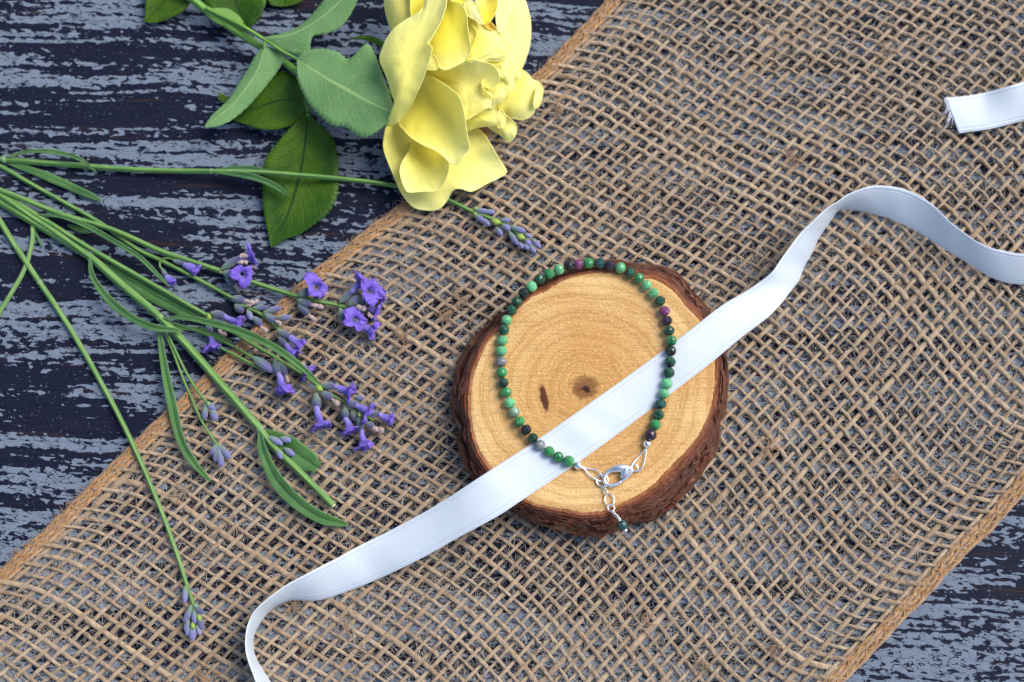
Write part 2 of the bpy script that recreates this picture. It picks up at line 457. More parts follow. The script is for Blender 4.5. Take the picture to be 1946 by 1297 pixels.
# ------------------------------------------------------------------ burlap
ANG = R(45.2)
TV = np.array([math.cos(ANG), math.sin(ANG), 0]); NV = np.array([math.sin(ANG), -math.cos(ANG), 0])
B0 = P(600, 512, 0.9)
WIDTH = float((P(1810, 1080, 0.9)-B0) @ NV)
ZC, AMP = 0.95, 0.34
# how far the left edge strays from a straight line, read at five places along it
_lv = [(P(x, y, .9)-B0) for x, y in ((-80, 1150), (0, 1085), (150, 945), (300, 800), (450, 655), (600, 512), (770, 385), (940, 215), (1040, 120), (1140, 18), (1180, -30))]
LV = np.array([d@TV for d in _lv]); LU = np.array([d@NV for d in _lv])
_rv = [(P(x, y, .9)-B0) for x, y in ((1540, 1360), (1610, 1290), (1700, 1195), (1810, 1080), (1890, 1000), (1946, 935), (1990, 880))]
RV = np.array([d@TV for d in _rv]); RU = np.array([d@NV for d in _rv])-WIDTH
def uv2w(u, v):
    """cloth coordinates -> mm"""
    f = np.clip(u/WIDTH, 0, 1)
    uu = u+(1-f)**2*np.interp(v, LV, LU)+f**2*np.interp(v, RV, RU)
    return B0[None]*[1, 1, 0]+uu[:, None]*NV+v[:, None]*TV
# the weft is pulled out of square: its slant across the width
_k = np.array([0, .035, .08, .14, .35, .46, .58, .70, .84, .90, .945, .975, 1.0])
_a = np.array([2, 9, 26, 34, 29, 30, 42, 52, 51, 40, 20, 6, 0])
def _slope():
    ks = np.linspace(0, 1, 400); an = np.radians(np.interp(ks, _k, _a))
    # picture angle -> table angle is close to the same at this tilt
    d = np.stack([np.cos(an), -np.sin(an)*1.03], 1)
    return ks*WIDTH, (d@TV[:2])/(d@NV[:2])
_ks, _sl = _slope()
_W = np.concatenate([[0], np.cumsum((_sl[1:]+_sl[:-1])/2*np.diff(_ks))]); _W -= np.interp(.5*WIDTH, _ks, _W)
def Wf(u): return np.interp(u, _ks, _W)

burlap = empty('burlap_runner', P(1300, 800, 0), 'loosely woven tan burlap strip with orange-brown selvedges laid across the board', 'burlap')
PU, PV = 2.84, 3.42
def clip_run(pts, mg=90):
    q = proj(pts); ok = (q[:, 0] > -mg) & (q[:, 0] < 1946+mg) & (q[:, 1] > -mg) & (q[:, 1] < 1297+mg)
    i = np.where(ok)[0]
    return (i[0], i[-1]+1) if len(i) > 6 else None
EDGE = 3.6                                    # width of the dense selvedge band, mm
us = np.arange(EDGE+1.2, WIDTH-EDGE-.6, PU)
us = us+rng.normal(0, .16, len(us))
SUB = 5
def slub(s, seed, base):
    r = base*(1+.15*n1(s, seed, .12)+.11*n1(s, seed+40, .45))
    return r*(1+.60*np.clip(n1(s, seed+80, .05)*2.4-1.35, 0, 1))
for i, u0 in enumerate(us):
    v = np.arange(-240, 260, PV/SUB)
    u = u0+.40*n1(v, i+1, .030)+.13*n1(v, i+50, .14)
    ph = (v-Wf(np.full_like(v, u0)))/PV
    z = ZC+AMP*np.cos(np.pi*(ph+i))
    pts = uv2w(u, v); pts[:, 2] = z
    run = clip_run(pts)
    if run is None: continue
    base = float(np.clip(rng.normal(.50, .095), .33, .85))
    tube('warp_yarn', pts[run[0]:run[1]], slub(v, i, base)[run[0]:run[1]], JUTE, burlap, sides=7, flat=.66)
vs0 = np.arange(-300, 320, PV)
for j, v0 in enumerate(vs0):
    jj = int(round((v0)/PV))
    u = np.concatenate([np.linspace(1.0, EDGE, 4)[:-1], np.arange(EDGE, WIDTH-EDGE, PU/SUB), np.linspace(WIDTH-EDGE, WIDTH-1., 4)[1:]])
    v = v0+Wf(u)+.40*n1(u, j+200, .035)+.13*n1(u, j+300, .15)
    k = np.interp(u, us, np.arange(len(us)))
    z = ZC-AMP*np.cos(np.pi*(k+jj))
    pts = uv2w(u, v); pts[:, 2] = z
    run = clip_run(pts)
    if run is None: continue
    base = float(np.clip(rng.normal(.52, .105), .33, .90))
    tube('weft_yarn', pts[run[0]:run[1]], slub(u, j+500, base)[run[0]:run[1]], JUTE, burlap, sides=7, flat=.66)

def selvedge(side):
    v = np.arange(-240, 260, .9)
    u0 = 0 if side == 0 else WIDTH
    sg = 1 if side == 0 else -1
    for q in range(6):
        u = u0+sg*(.25+q*.60)+.28*n1(v, q+7*side+900, .22)+.35*n1(v, 77+side, .07)+.12*n1(v, q+930, .8)
        z = ZC+.10+.34*np.cos(np.pi*(v/PV*1.0+q))+.10*n1(v, q+940, .6)
        pts = uv2w(u, v); pts[:, 2] = z
        run = clip_run(pts)
        if run: tube('selvedge_yarn', pts[run[0]:run[1]], (slub(v, q+70+10*side, .50))[run[0]:run[1]], SELV, burlap, sides=6, flat=.85)
    for q, off in enumerate((1.0, 2.7)):
        v = np.arange(-240, 260, .35)
        u = u0+sg*(off+.48*np.sin(v*1.75+q*2.1+.8*n1(v, 33+q, .1)))
        z = ZC+.72+.10*np.cos(v*3.5)+.06*n1(v, 39, .9)
        pts = uv2w(u, v); pts[:, 2] = z
        run = clip_run(pts)
        if run: tube('stitch_thread', pts[run[0]:run[1]], .13, STITCH, burlap, sides=5)
    # weft loops and cut tufts sticking out past the edge
    parts, n = [], 0
    for v0 in np.arange(-200, 220, PV/1.5):
        if rng.random() < (.45 if side == 0 else .15):
            L = rng.uniform(.6, 2.2) if side == 0 else rng.uniform(.4, 1.1)
            for s in range(rng.integers(3, 7)):
                k = np.linspace(0, 1, 6)
                u = u0+sg*(1.2-(1.2+L*rng.uniform(.6, 1.1))*k)
                v = v0+rng.normal(0, .7)+rng.normal(0, .8)*k**2
                p = uv2w(u, v+0*k); p[:, 2] = ZC+.2+rng.normal(0, .25)-.5*k**2
                q = proj(p[:1])[0]
                if -60 < q[0] < 2006 and -60 < q[1] < 1357: parts.append(tube_geo(p, np.linspace(.20, .07, 6), 5)[:2])
    if parts:
        V, F = join_geo(parts)
        o = mesh_obj('edge_tufts', V, F, SELV, burlap, uv=np.tile([[0., 0.]], (len(V), 1))); tag(o, kind='stuff')
selvedge(0); selvedge(1)

def fuzz(count):
    """loose fibres standing out of the yarns and crossing the holes of the weave"""
    k = 6; t = np.linspace(0, 1, k)
    px = rng.uniform(-40, 1986, count*2); py = rng.uniform(-40, 1337, count*2)
    w = np.array([P(a, b, 1.0) for a, b in zip(px, py)])-B0
    u = w@NV
    w = w[(u > .3) & (u < WIDTH-.3)][:count]; N = len(w)
    w = w+B0
    clump = vnoise(np.stack([w[:, 0]*.09, w[:, 1]*.09, 0*w[:, 0]+3], 1))
    keep = rng.random(N) < (.35+.9*clump); w = w[keep]; N = len(w)
    # most fibres leave along one of the two yarn directions
    base = np.where(rng.random(N) < .5, ANG, ANG-np.pi/2)+rng.normal(0, .75, N)
    L = rng.gamma(3.0, .85, N)+.8
    curl = rng.normal(0, .8, N); curl2 = rng.normal(0, 1.1, N)
    a = base[:, None]+curl[:, None]*t+curl2[:, None]*t**2
    ue = (w-B0)@NV; L = np.minimum(L, .7+.55*np.minimum(ue, WIDTH-ue))
    step = (L/(k-1))[:, None]
    x = w[:, 0:1]+np.concatenate([np.zeros((N, 1)), np.cumsum(np.cos(a[:, :-1])*step, 1)], 1)
    y = w[:, 1:2]+np.concatenate([np.zeros((N, 1)), np.cumsum(np.sin(a[:, :-1])*step, 1)], 1)
    z0 = rng.uniform(.15, 1.75, N); dz = rng.normal(0, .45, N); arc = rng.normal(.15, .35, N)
    z = np.clip(z0[:, None]+dz[:, None]*t+arc[:, None]*np.sin(np.pi*t), .06, 3.0)
    C = np.stack([x, y, z], -1)
    side = np.stack([-np.sin(a), np.cos(a), rng.normal(0, .5, (N, 1))+0*a], -1)
    rad = (rng.uniform(.017, .034, N)[:, None]*(1-.6*t))[..., None]
    V = np.stack([C-side*rad, C+side*rad], 2).reshape(-1, 3)
    i = (np.arange(N)[:, None]*k+np.arange(k-1)[None]).reshape(-1)*2
    F = np.stack([i, i+1, i+3, i+2], 1)
    fac = np.repeat(np.clip(rng.normal(.5, .28, N), 0, 1), 2*k)
    o = mesh_obj('loose_fibres', V, F, FIBRE, burlap, smooth=False, fac=fac)
    tag(o, kind='stuff')
fuzz(64000)

def fibre_knots():
    """small matted brown knots caught in the weave"""
    for (x, y, r) in ((1462, 850, 2.3), (872, 575, 2.4), (845, 600, 1.8), (770, 645, 2.2), (395, 1290, 2.5), (1060, 205, 1.6), (1700, 905, 1.5), (345, 935, 1.9),
                      (1510, 300, 2.0), (660, 1195, 1.8), (1685, 100, 1.8), (1230, 1180, 1.5), (1470, 1230, 1.6), (1655, 480, 1.6), (555, 1150, 1.7), (1330, 1260, 1.6)):
        c = P(x, y, 1.5); parts = []
        for s in range(16):
            t = np.linspace(0, 1, 8); a0 = rng.uniform(0, 6.28); bend = rng.normal(0, 2.5)
            d = np.stack([np.cos(a0+bend*t), np.sin(a0+bend*t), 0*t], 1)
            p = c+rng.normal(0, r*.38, 3)*[1, 1, .15]+np.cumsum(d, 0)*r*.22
            p[:, 2] = 1.35+rng.uniform(0, .5)+.25*np.sin(3*t)
            parts.append(tube_geo(p, .085, 4)[:2])
        V, F = join_geo(parts)
        mesh_obj('fibre_knot', V, F, SELV if rng.random() < .6 else JUTE, burlap, uv=np.tile([[0., 0.]], (len(V), 1)))
fibre_knots()
def ground(x, y):
    u = (P(x, y, 1.0)-B0)@NV
    return 1.75*float(np.clip((u+2.)/3., 0, 1))

# ------------------------------------------------------------------ wood slice
ZT, ZB = 11.2, 1.75
INNER = [(1138,516),(1094,523),(1060,537),(1037,551),(1009,563),(990,579),(970,602),(949,626),(932,641),(921,656),(909,683),(898,711),(894,741),(892,775),(895,805),(902,839),(912,863),(926,884),(945,908),(967,931),(990,948),(1025,962),(1071,969),(1106,976),(1145,974),(1179,960),(1214,943),(1240,925),(1267,897),(1290,874),(1313,849),(1330,828),(1341,805),(1353,775),(1358,751),(1361,710),(1358,667),(1350,640),(1336,613),(1318,593),(1304,579),(1286,556),(1270,543),(1249,531),(1226,527),(1195,521),(1168,517)]
OUTER = [(1138,492),(1098,503),(1066,516),(1040,527),(1012,544),(987,564),(962,588),(942,599),(921,617),(900,637),(886,658),(866,695),(861,725),(855,751),(854,786),(866,800),(873,812),(868,840),(877,860),(882,879),(896,907),(915,930),(942,948),(970,965),(984,977),(1007,990),(1037,1001),(1071,1012),(1106,1016),(1140,1018),(1168,1012),(1192,999),(1215,993),(1244,989),(1267,974),(1290,953),(1307,936),(1334,904),(1342,888),(1362,862),(1371,837),(1370,803),(1381,785),(1384,752),(1385,688),(1378,656),(1366,625),(1358,600),(1346,580),(1332,563),(1316,554),(1302,527),(1281,510),(1253,501),(1221,498),(1202,496),(1170,490)]
slice_c = P(1118, 750, ZT)
wood = empty('wood_slice', (slice_c[0], slice_c[1], ZB), 'round slice of wood with reddish bark, lying on the burlap', 'wood slice')
NA = 720
th = np.linspace(-np.pi, np.pi, NA, endpoint=False)
def radial(px, z):
    d = Pz([(x, y, z) for x, y in px])-slice_c
    a = np.arctan2(d[:, 1], d[:, 0]); r = np.hypot(d[:, 0], d[:, 1]); o = np.argsort(a); a, r = a[o], r[o]
    return np.interp(th, np.concatenate([a-2*np.pi, a, a+2*np.pi]), np.tile(r, 3))
def circ(p): return np.stack([np.cos(th)*p, np.sin(th)*p, 0*th], 1)
RI = radial(INNER, ZT); RO = radial(OUTER, 5.5)
RI = RI+.25*(fbm(circ(34)+5, 3)-.5)*2
RO = np.maximum(RO, RI+1.2)
def make_wood():
    # sawn face
    nr = 46; rs = np.linspace(0, 1, nr)**.8
    rr = rs[:, None]*RI[None]; X = np.stack([rr*np.cos(th), rr*np.sin(th)], -1)
    z = ZT+.10*(fbm(np.concatenate([X*.25, 0*X[..., :1]], -1), 3)-.5)-.25*np.clip((rs[:, None]-.965)/.035, 0, 1)**2
    V = np.concatenate([X+slice_c[:2], z[..., None]], -1).reshape(-1, 3)
    F = grid_faces(nr, NA, True)
    # pull the body down below the face so that it is a solid disc
    V2 = np.concatenate([V, np.stack([RI*.97*np.cos(th)+slice_c[0], RI*.97*np.sin(th)+slice_c[1], np.full(NA, ZB+.2)], 1)])
    b = nr*NA; last = (nr-1)*NA; j = np.arange(NA); k = (j+1) % NA
    F = F.tolist()+np.stack([last+j, b+j, b+k, last+k], 1)[:, ::-1].tolist()+[(b+np.arange(NA))[::-1].tolist()]
    pith = P(1112, 738, ZT)-slice_c; knot = P(1034, 757, ZT)-slice_c
    mesh_obj('sawn_face', V2, F, mat_woodface(pith, knot), wood)
    # bark: layered ring, sloping from the face down to a ragged outer edge
    ns = 56; s = np.linspace(0, 1, ns)
    arc = th*36.
    V = np.zeros((ns, NA, 3)); uv = np.zeros((ns, NA, 2))
    for k, sk in enumerate(s):
        q = np.clip(sk/.80, 0, 1)                     # across the visible band
        lay = 9.0*q+1.6*(fbm(np.stack([np.cos(th)*5+3, np.sin(th)*5, 0*th+q*1.2], 1), 3)-.5)
        fr = lay-np.floor(lay)
        stepz = .60*(np.clip(fr*1.3, 0, 1)**1.5-.5)+.45*(vnoise(np.stack([arc*.22, np.floor(lay)*3.3, 0*th], 1))-.5)
        rough = .55*(fbm(np.stack([np.cos(th)*22, np.sin(th)*22, 0*th+sk*9], 1), 3)-.5)+1.0*(fbm(np.stack([np.cos(th)*8, np.sin(th)*8, 0*th+sk*17], 1), 3)-.5)
        w = np.sin(np.pi*np.clip(q, 0, 1))**.5
        gap = np.clip((vnoise(np.stack([np.cos(th)*3.1, np.sin(th)*3.1, 0*th+8], 1))-.63)*9, 0, 1)*np.exp(-((q-.55)/.16)**2)
        r = RI+(RO-RI)*q**.85+w*.35*rough
        zz = ZT-.05-7.0*q**1.45+w*(stepz+.6*rough)-2.2*gap
        if sk > .80:                                  # under the edge, back in to the base
            e = (sk-.80)/.20
            r = RO-1.6*e**1.5+.25*rough; zz = (ZT-.05-7.0)*(1-e)+(ZB+.05)*e+0*th
        if k == 0: r = RI-.35; zz = np.full(NA, ZT-.12)
        V[k] = np.stack([r*np.cos(th)+slice_c[0], r*np.sin(th)+slice_c[1], np.maximum(zz, ZB)], 1)
        uv[k] = np.stack([arc, np.full(NA, sk)], 1)
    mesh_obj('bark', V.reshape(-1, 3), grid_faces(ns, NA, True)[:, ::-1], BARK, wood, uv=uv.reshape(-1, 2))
    # separate scales of bark lifting off the flank
    for q in range(64):
        a = rng.uniform(-np.pi, np.pi) if q > 34 else R(rng.uniform(-150, 5))
        i = int((a+np.pi)/(2*np.pi)*NA) % NA
        q0 = rng.uniform(.35, .95); w = rng.uniform(2.5, 7.5); h = rng.uniform(.5, 1.2); tk = rng.uniform(.15, .35)
        nx = 9; pts = []
        for e, top in ((0, 1), (1, 1), (1, 0), (0, 0)):
            row = []
            for x in np.linspace(-.5, .5, nx):
                ia = (i+int(x*w/36./(2*np.pi)*NA)) % NA
                taper = 1-.75*(2*abs(x))**2.2
                qq = q0+(e-.5)*taper*h/ max(RO[ia]-RI[ia], 2.)+.05*math.sin(9*x+q)
                r = RI[ia]+(RO[ia]-RI[ia])*qq**.85+(.25+tk*top)*.7
                z = ZT-7.0*np.clip(qq, 0, 1.15)**1.45+(.15+tk*top)*.8+.25*e
                row.append((r*math.cos(th[ia])+slice_c[0]+rng.normal(0, .05), r*math.sin(th[ia])+slice_c[1]+rng.normal(0, .05), max(z, ZB)))
            pts.append(row)
        V = np.array(pts).transpose(1, 0, 2).reshape(-1, 3)
        F = grid_faces(nx, 4, True).tolist()+[[3, 2, 1, 0], [(nx-1)*4+m for m in range(4)]]
        uvv = np.stack([np.full(len(V), a*36.)+V[:, 0], np.full(len(V), q0*.8)], 1)
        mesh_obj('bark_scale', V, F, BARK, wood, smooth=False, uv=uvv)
make_wood()

# ------------------------------------------------------------------ ribbons
RW = 9.7
def solve_edge(ax, ay, bx, by, zm, sgn):
    """edges seen at two pixels: find the lean that makes the ribbon its real width"""
    best = None
    if sgn == 0: return P(ax, ay, zm), P(bx, by, zm)
    for dz in np.linspace(0, RW, 60):
        a = P(ax, ay, max(zm+sgn*dz/2, 2.1)); b = P(bx, by, max(zm-sgn*dz/2, 2.1))
        e = abs(np.linalg.norm(a-b)-RW)
        if best is None or e < best[0]: best = (e, a, b)
    return best[1], best[2]
def ribbon(name, st, label, n, wave=0.0):
    A, B = [], []
    for s in st:
        a, b = solve_edge(*s); A.append(a); B.append(b)
    A = crom(np.hstack([A, B]), n); A, B = A[:, :3], A[:, 3:]
    L = np.concatenate([[0], np.cumsum(np.linalg.norm(np.diff((A+B)/2, axis=0), axis=1))])
    ncol = 15; t = np.linspace(0, 1, ncol)
    V = A[:, None]*(1-t)[None, :, None]+B[:, None]*t[None, :, None]
    T = np.gradient((A+B)/2, axis=0); T /= np.linalg.norm(T, axis=1)[:, None]
    N = np.cross(T, B-A); N /= np.linalg.norm(N, axis=1)[:, None]; N[N[:, 2] < 0] *= -1
    ww = wave*(n1((L[:, None]+5*t[None]).ravel(), 61, .085).reshape(n, ncol)+.4*n1((L[:, None]-4*t[None]).ravel(), 62, .2).reshape(n, ncol))
    ww += .22*(1-(2*t-1)**2)[None]
    low = np.where((V[..., 2].mean(1) > 10.9) & (V[..., 2].mean(1) < 12.2), .5, 1.)[:, None]
    ww = np.convolve(low[:, 0], np.ones(15)/15, 'same')[:, None]*ww+.22
    V = V+N[:, None]*ww[..., None]
    uv = np.stack([np.repeat(L, ncol), np.tile((t-.5)*RW, n)], 1)
    root = empty(name, (A[n//2]+B[n//2])/2*[1, 1, 0], label, 'ribbon')
    o = mesh_obj('ribbon_band', V.reshape(-1, 3), grid_faces(n, ncol), SATIN, root, uv=uv)
    md = o.modifiers.new('thickness', 'SOLIDIFY'); md.thickness = .00016; md.offset = 0
    for c in (0, ncol-1):
        p = crom(V[:, c], n*3); k = np.arange(len(p))
        tube('woven_edge', p, .115+.022*np.cos(k*np.pi*.8), FRAY, root, sides=5)
    return root, V
# (edge A px, edge B px, mid height mm, which edge is up)
ST = [(505,1350,533,1345,5.2,1),(486,1297,513,1297,5.2,1),(469,1250,485,1251,5.4,1),(465,1213,479,1216,5.4,1),(473,1178,486,1188,5.3,1),(495,1145,508,1158,5.2,1),
      (535,1114,548,1141,4.6,1),(600,1083,610,1139,3.9,1),(680,1040,705,1105,4.2,1),(760,1000,790,1066,6.4,0),(840,955,868,1023,9.4,0),(905,913,942,983,11.9,0),(960,877,1000,945,11.7,0),
      (1005,848,1045,915,11.55,0),(1075,800,1118,865,11.5,0),(1150,747,1193,810,11.5,0),(1240,682,1280,744,11.55,0),(1310,630,1350,690,11.9,0),(1372,582,1410,640,11.4,0),(1432,546,1464,598,9.8,0),
      (1476,505,1512,538,8.2,1),(1510,455,1532,494,7.6,1),(1548,413,1560,440,7.2,1),(1586,384,1590,401,6.6,1),(1615,365,1618,397,6.4,1),(1660,353,1660,405,6.2,1),(1715,359,1705,421,5.8,1),
      (1765,384,1752,444,5.0,1),(1815,427,1806,477,4.6,1),(1870,465,1858,512,4.0,1),(1910,478,1902,532,3.6,1),(1950,482,1948,538,3.4,1),(2010,474,2014,530,3.2,1)]
ribbon('satin_ribbon', ST, 'long white satin ribbon draped over the wood slice under the bracelet', 260, .55)
ST2 = [(1795,187,1822,254,2.3,0),(1825,185,1840,251,2.4,0),(1870,178,1882,245,2.6,0),(1920,164,1930,233,2.9,1),(1965,150,1975,221,3.2,1),(2030,128,2040,200,3.6,1)]
rib2, V2 = ribbon('ribbon_tail', ST2, 'cut end of white satin ribbon with frayed threads, lying flat on bare burlap', 70, .25)
for q in range(22):
    t = q/21; a = V2[0, 0]*(1-t*.55)+V2[0, -1]*t*.55
    k = np.linspace(0, 1, 7)[:, None]; e = P(1796+rng.normal(5, 5)-6*t, 205+48*t*rng.uniform(.6, 1.05)+rng.normal(0, 4), 1.9)
    p = a*(1-k)+e*k+np.array([0, 0, .5])*np.sin(np.pi*k)+rng.normal(0, .12, 3)*k
    tube('frayed_thread', p, np.linspace(.085, .05, 7), FRAY, rib2, sides=4)

# ------------------------------------------------------------------ bracelet
brace = empty('bracelet', (slice_c[0], slice_c[1], ZT), 'bracelet of small faceted green, black and purple stone beads with silver clasp', 'bracelet')
def bead_mesh(seed, subdiv=2):
    import bmesh
    bm = bmesh.new(); bmesh.ops.create_icosphere(bm, subdivisions=subdiv, radius=1.0)
    me = bpy.data.meshes.new('bead')
    r = np.random.default_rng(seed)
    for v in bm.verts:
        v.co = v.co*(1+r.uniform(-.02, .02))
        if abs(v.co.x) > .86: v.co.x = math.copysign(.86+(abs(v.co.x)-.86)*.4, v.co.x)
    bm.to_mesh(me); bm.free(); me.materials.append(BEAD)
    return me
BM = [bead_mesh(i) for i in range(5)]
LG, GR, DG, BK, PU_, DP, GY, TE, PG = (.115,.39,.18), (.030,.22,.070), (.010,.066,.033), (.007,.011,.013), (.17,.035,.13), (.032,.012,.040), (.16,.17,.18), (.012,.07,.062), (.21,.34,.23)
BL = [(1080.6,877.2,GR,.25),(1060.9,869.5,GR,.75),(1043.6,859.1,GR,.1),(1026.4,846.9,GY,.55),(1012.6,833.5,DG,.9),(999.6,817.5,BK,.8),(986.9,801.8,GR,.6),(977.9,783.5,PG,.35),(968.6,766.1,LG,.3),(961.4,746,GR,.35),(956.4,727.5,DG,.9),(953.8,707.9,GR,.2),(952.2,687.5,GY,.5),(952.9,667.4,LG,.25),(954.7,647.7,LG,0),(957.5,627.4,DG,.5),(963.1,608.8,LG,.1),(972.1,589.9,DG,.5),(982.5,573.7,DG,.6),(995,557.5,BK,.7),(1010.7,545.2,LG,.05),(1025.8,530.9,DG,.5),(1043.6,521.2,GR,.3),(1062,512.8,LG,.3),(1080.6,505,BK,.8),(1099.1,502.4,PU_,.4),(1118.7,500.4,GR,.3),
      (1140.1,500.8,TE,.6),(1159,505,DP,.6),(1179.4,509.6,LG,0),(1197.4,518.9,DG,.6),(1214.6,529,GR,.4),(1228.9,542.5,LG,.1),(1241.9,557.5,LG,.35),(1254.3,572.5,DG,.6),(1262.7,591.5,PU_,.2),(1267.3,610,DP,.6),(1271.5,629.2,DG,.8),(1275.9,648.2,GR,.6),(1274,667.8,BK,.8),(1273.1,688.9,DG,.9),(1271,709,DG,.8),(1267.3,729.8,LG,0),(1261.5,749,LG,.1),(1255.3,768,TE,.7),(1251.8,788.6,DG,.8),(1245.3,807.5,GR,.4),(1236.8,827,DP,.7)]
BP = Pz([(x, y, ZT+1.5) for x, y, _, _ in BL])
BP[:, 2] += np.interp(np.arange(len(BP)), [0, 4, 8, 36, 37, 41, 44], [.3, .25, 0, 0, .3, .3, 0])
tan = np.gradient(BP, axis=0)
for i, (x, y, c, a) in enumerate(BL):
    o = bpy.data.objects.new('bead', BM[i % 5]); link(o, brace)
    d0 = np.linalg.norm(BP[i]-BP[i-1]) if i else 3; d1 = np.linalg.norm(BP[i+1]-BP[i]) if i < len(BP)-1 else 3
    rr = min(.5*(d0+d1)*.5*1.02, 1.56)
    o.location = Vector(BP[i]-np.array([slice_c[0], slice_c[1], ZT]))*MM
    o.rotation_mode = 'QUATERNION'
    o.rotation_quaternion = Vector(tan[i]).to_track_quat('X', 'Z') @ Matrix.Rotation(random.uniform(0, 6.28), 3, 'X').to_quaternion()
    o.scale = (rr*MM*1.02, rr*MM*1.04, rr*MM*1.04)
    j = rng.uniform(.85, 1.15); o.color = (c[0]*j, c[1]*j, c[2]*j, a)
wirepath = np.vstack([P(1098.5, 885.5, ZT+1.2), BP, P(1230, 844.5, ZT+1.2)])
tube('beading_wire', crom(wirepath, 240), .13, mat_simple('bead_string', (.10, .14, .12), rough=.5), brace, sides=6)
def ball(name, c, r, mat, parent, squash=1.0):
    n, m = 12, 18
    ph = np.linspace(0, np.pi, n); a = np.linspace(0, 2*np.pi, m, endpoint=False)
    V = np.stack([np.outer(np.sin(ph), np.cos(a)), np.outer(np.sin(ph), np.sin(a)), np.outer(np.cos(ph)*squash, np.ones(m))], -1)*r+c
    return mesh_obj(name, V.reshape(-1, 3), grid_faces(n, m, True), mat, parent)
ZS = ZT+.75
ball('crimp_bead', P(1098.7, 885.3, ZT+1.15), 1.08, SILVER, brace)
ball('crimp_bead', P(1230, 844.3, ZT+1.15), 1.12, SILVER, brace, .9)
def wirep(name, pts, r, mat=WIRE, n=40): return tube(name, crom(Pz(pts), n), r, mat, brace, sides=8)
wirep('wire_loop', [(1100,886,ZS+.4),(1106,888,ZS+.2),(1120,891,ZS),(1134,894,ZS),(1143,903,ZS+.2),(1146,912,ZS-.3),(1141,915,ZS-.4),(1132,911,ZS),(1120,903,ZS),(1112,893,ZS),(1104,888,ZS+.3)], .19)
wirep('wire_loop', [(1229,846,ZS+.4),(1227,853,ZS+.2),(1214,868,ZS),(1204,880,ZS+.2),(1200,890,ZS+.3),(1203,896,ZS-.3),(1213,896,ZS-.2),(1220,889,ZS),(1226,873,ZS),(1228,853,ZS+.2)], .19)
def ring(name, c, rx, ry, rot, r, tiltx=0., tilty=0., mat=SILVER):
    a = np.linspace(0, 2*np.pi, 41); p = np.stack([rx*np.cos(a), ry*np.sin(a), 0*a], 1)
    cr, sr = math.cos(rot), math.sin(rot); p = p@np.array([[cr, sr, 0], [-sr, cr, 0], [0, 0, 1]])
    p[:, 2] += p[:, 0]*tiltx+p[:, 1]*tilty
    return tube(name, p+c, r, mat, brace, sides=8)
ring('jump_ring', P(1144.2, 913.5, ZS+.05), 1.45, 1.5, 0, .24, .18, .1)
ring('clasp_eye', P(1206.5, 889.5, ZS+.25), .80, .86, 0, .22)
# lobster clasp: hooked body and thumb side in one casting
def clasp():
    pts = [(1200,893),(1194,890),(1186,889.5),(1178,890),(1170,891.5),(1161,894),(1154,899),(1149.5,906),(1148.5,913),(1151,919.5),(1157,922.5),(1165,923),(1173,920),(1180,916)]
    rad = [.62,.78,.98,1.08,.95,.62,.50,.48,.48,.50,.52,.52,.48,.45]
    p = crom(np.hstack([Pz([(x, y, ZS+.45) for x, y in pts]), np.array(rad)[:, None]]), 70)
    V, F, uv = tube_geo(p[:, :3], p[:, 3], 12, .85)
    pts2 = [(1180,916),(1187,911),(1194,904),(1199,897),(1201,893)]
    p2 = crom(np.hstack([Pz([(x, y, ZS+.4) for x, y in pts2]), np.array([.42,.45,.5,.55,.55])[:, None]]), 30)
    V2, F2, _ = tube_geo(p2[:, :3], p2[:, 3], 12, .9)
    pts3 = [(1190,892),(1186,900),(1182,906),(1180,909)]
    p3 = crom(np.hstack([Pz([(x, y, ZS+.75) for x, y in pts3]), np.array([.95,.85,.5,.22])[:, None]]), 24)
    V3, F3, _ = tube_geo(p3[:, :3], p3[:, 3], 12, .8)
    body = mesh_obj('clasp', V, F, SILVER, brace); mesh_obj('gate', V2, F2, SILVER, body); mesh_obj('trigger', V3, F3, SILVER, body)
clasp()
ring('chain_link', P(1149.2, 931.5, ZS+.1), .32, 1.25, R(28), .22, 1.2, .1)
ring('chain_link', P(1158.3, 950.2, ZS-.05), 1.18, 1.62, R(8), .19, .05, -.1)
# drop: wrapped wire, stone and ball tip hanging just off the rim
p0, p1, p2 = P(1163, 966, ZS+.15), P(1179, 989, ZS+.2), P(1183, 998.5, ZS+.0)
ring('wire_eye', P(1161.5, 966, ZS+.1), .78, .95, R(25), .16, .1, -.1)
tt = np.linspace(0, 1, 150); ax = (p1-p0); axn = ax/np.linalg.norm(ax); sd_ = np.cross(axn, [0, 0, 1]); sd_ /= np.linalg.norm(sd_); up_ = np.cross(sd_, axn)
q0 = P(1162, 971, ZS+.2); coil = q0+(p1-q0)*tt[:, None]+.40*(np.cos(tt*2*np.pi*7)[:, None]*sd_+np.sin(tt*2*np.pi*7)[:, None]*up_)
tube('wrapped_wire', coil, .15, SILVER, brace, sides=6)
tube('head_pin', np.array([q0, p1, p2, P(1188, 1008, ZS-.2)]), .16, SILVER, brace, sides=6)
o = bpy.data.objects.new('bead', BM[2]); link(o, brace); o.location = Vector(p2-np.array([slice_c[0], slice_c[1], ZT]))*MM; o.scale = (1.42*MM,)*3; o.color = (.02, .07, .075, .7)
ball('ball_tip', P(1188.6, 1008.6, ZS-.25), .62, SILVER, brace)

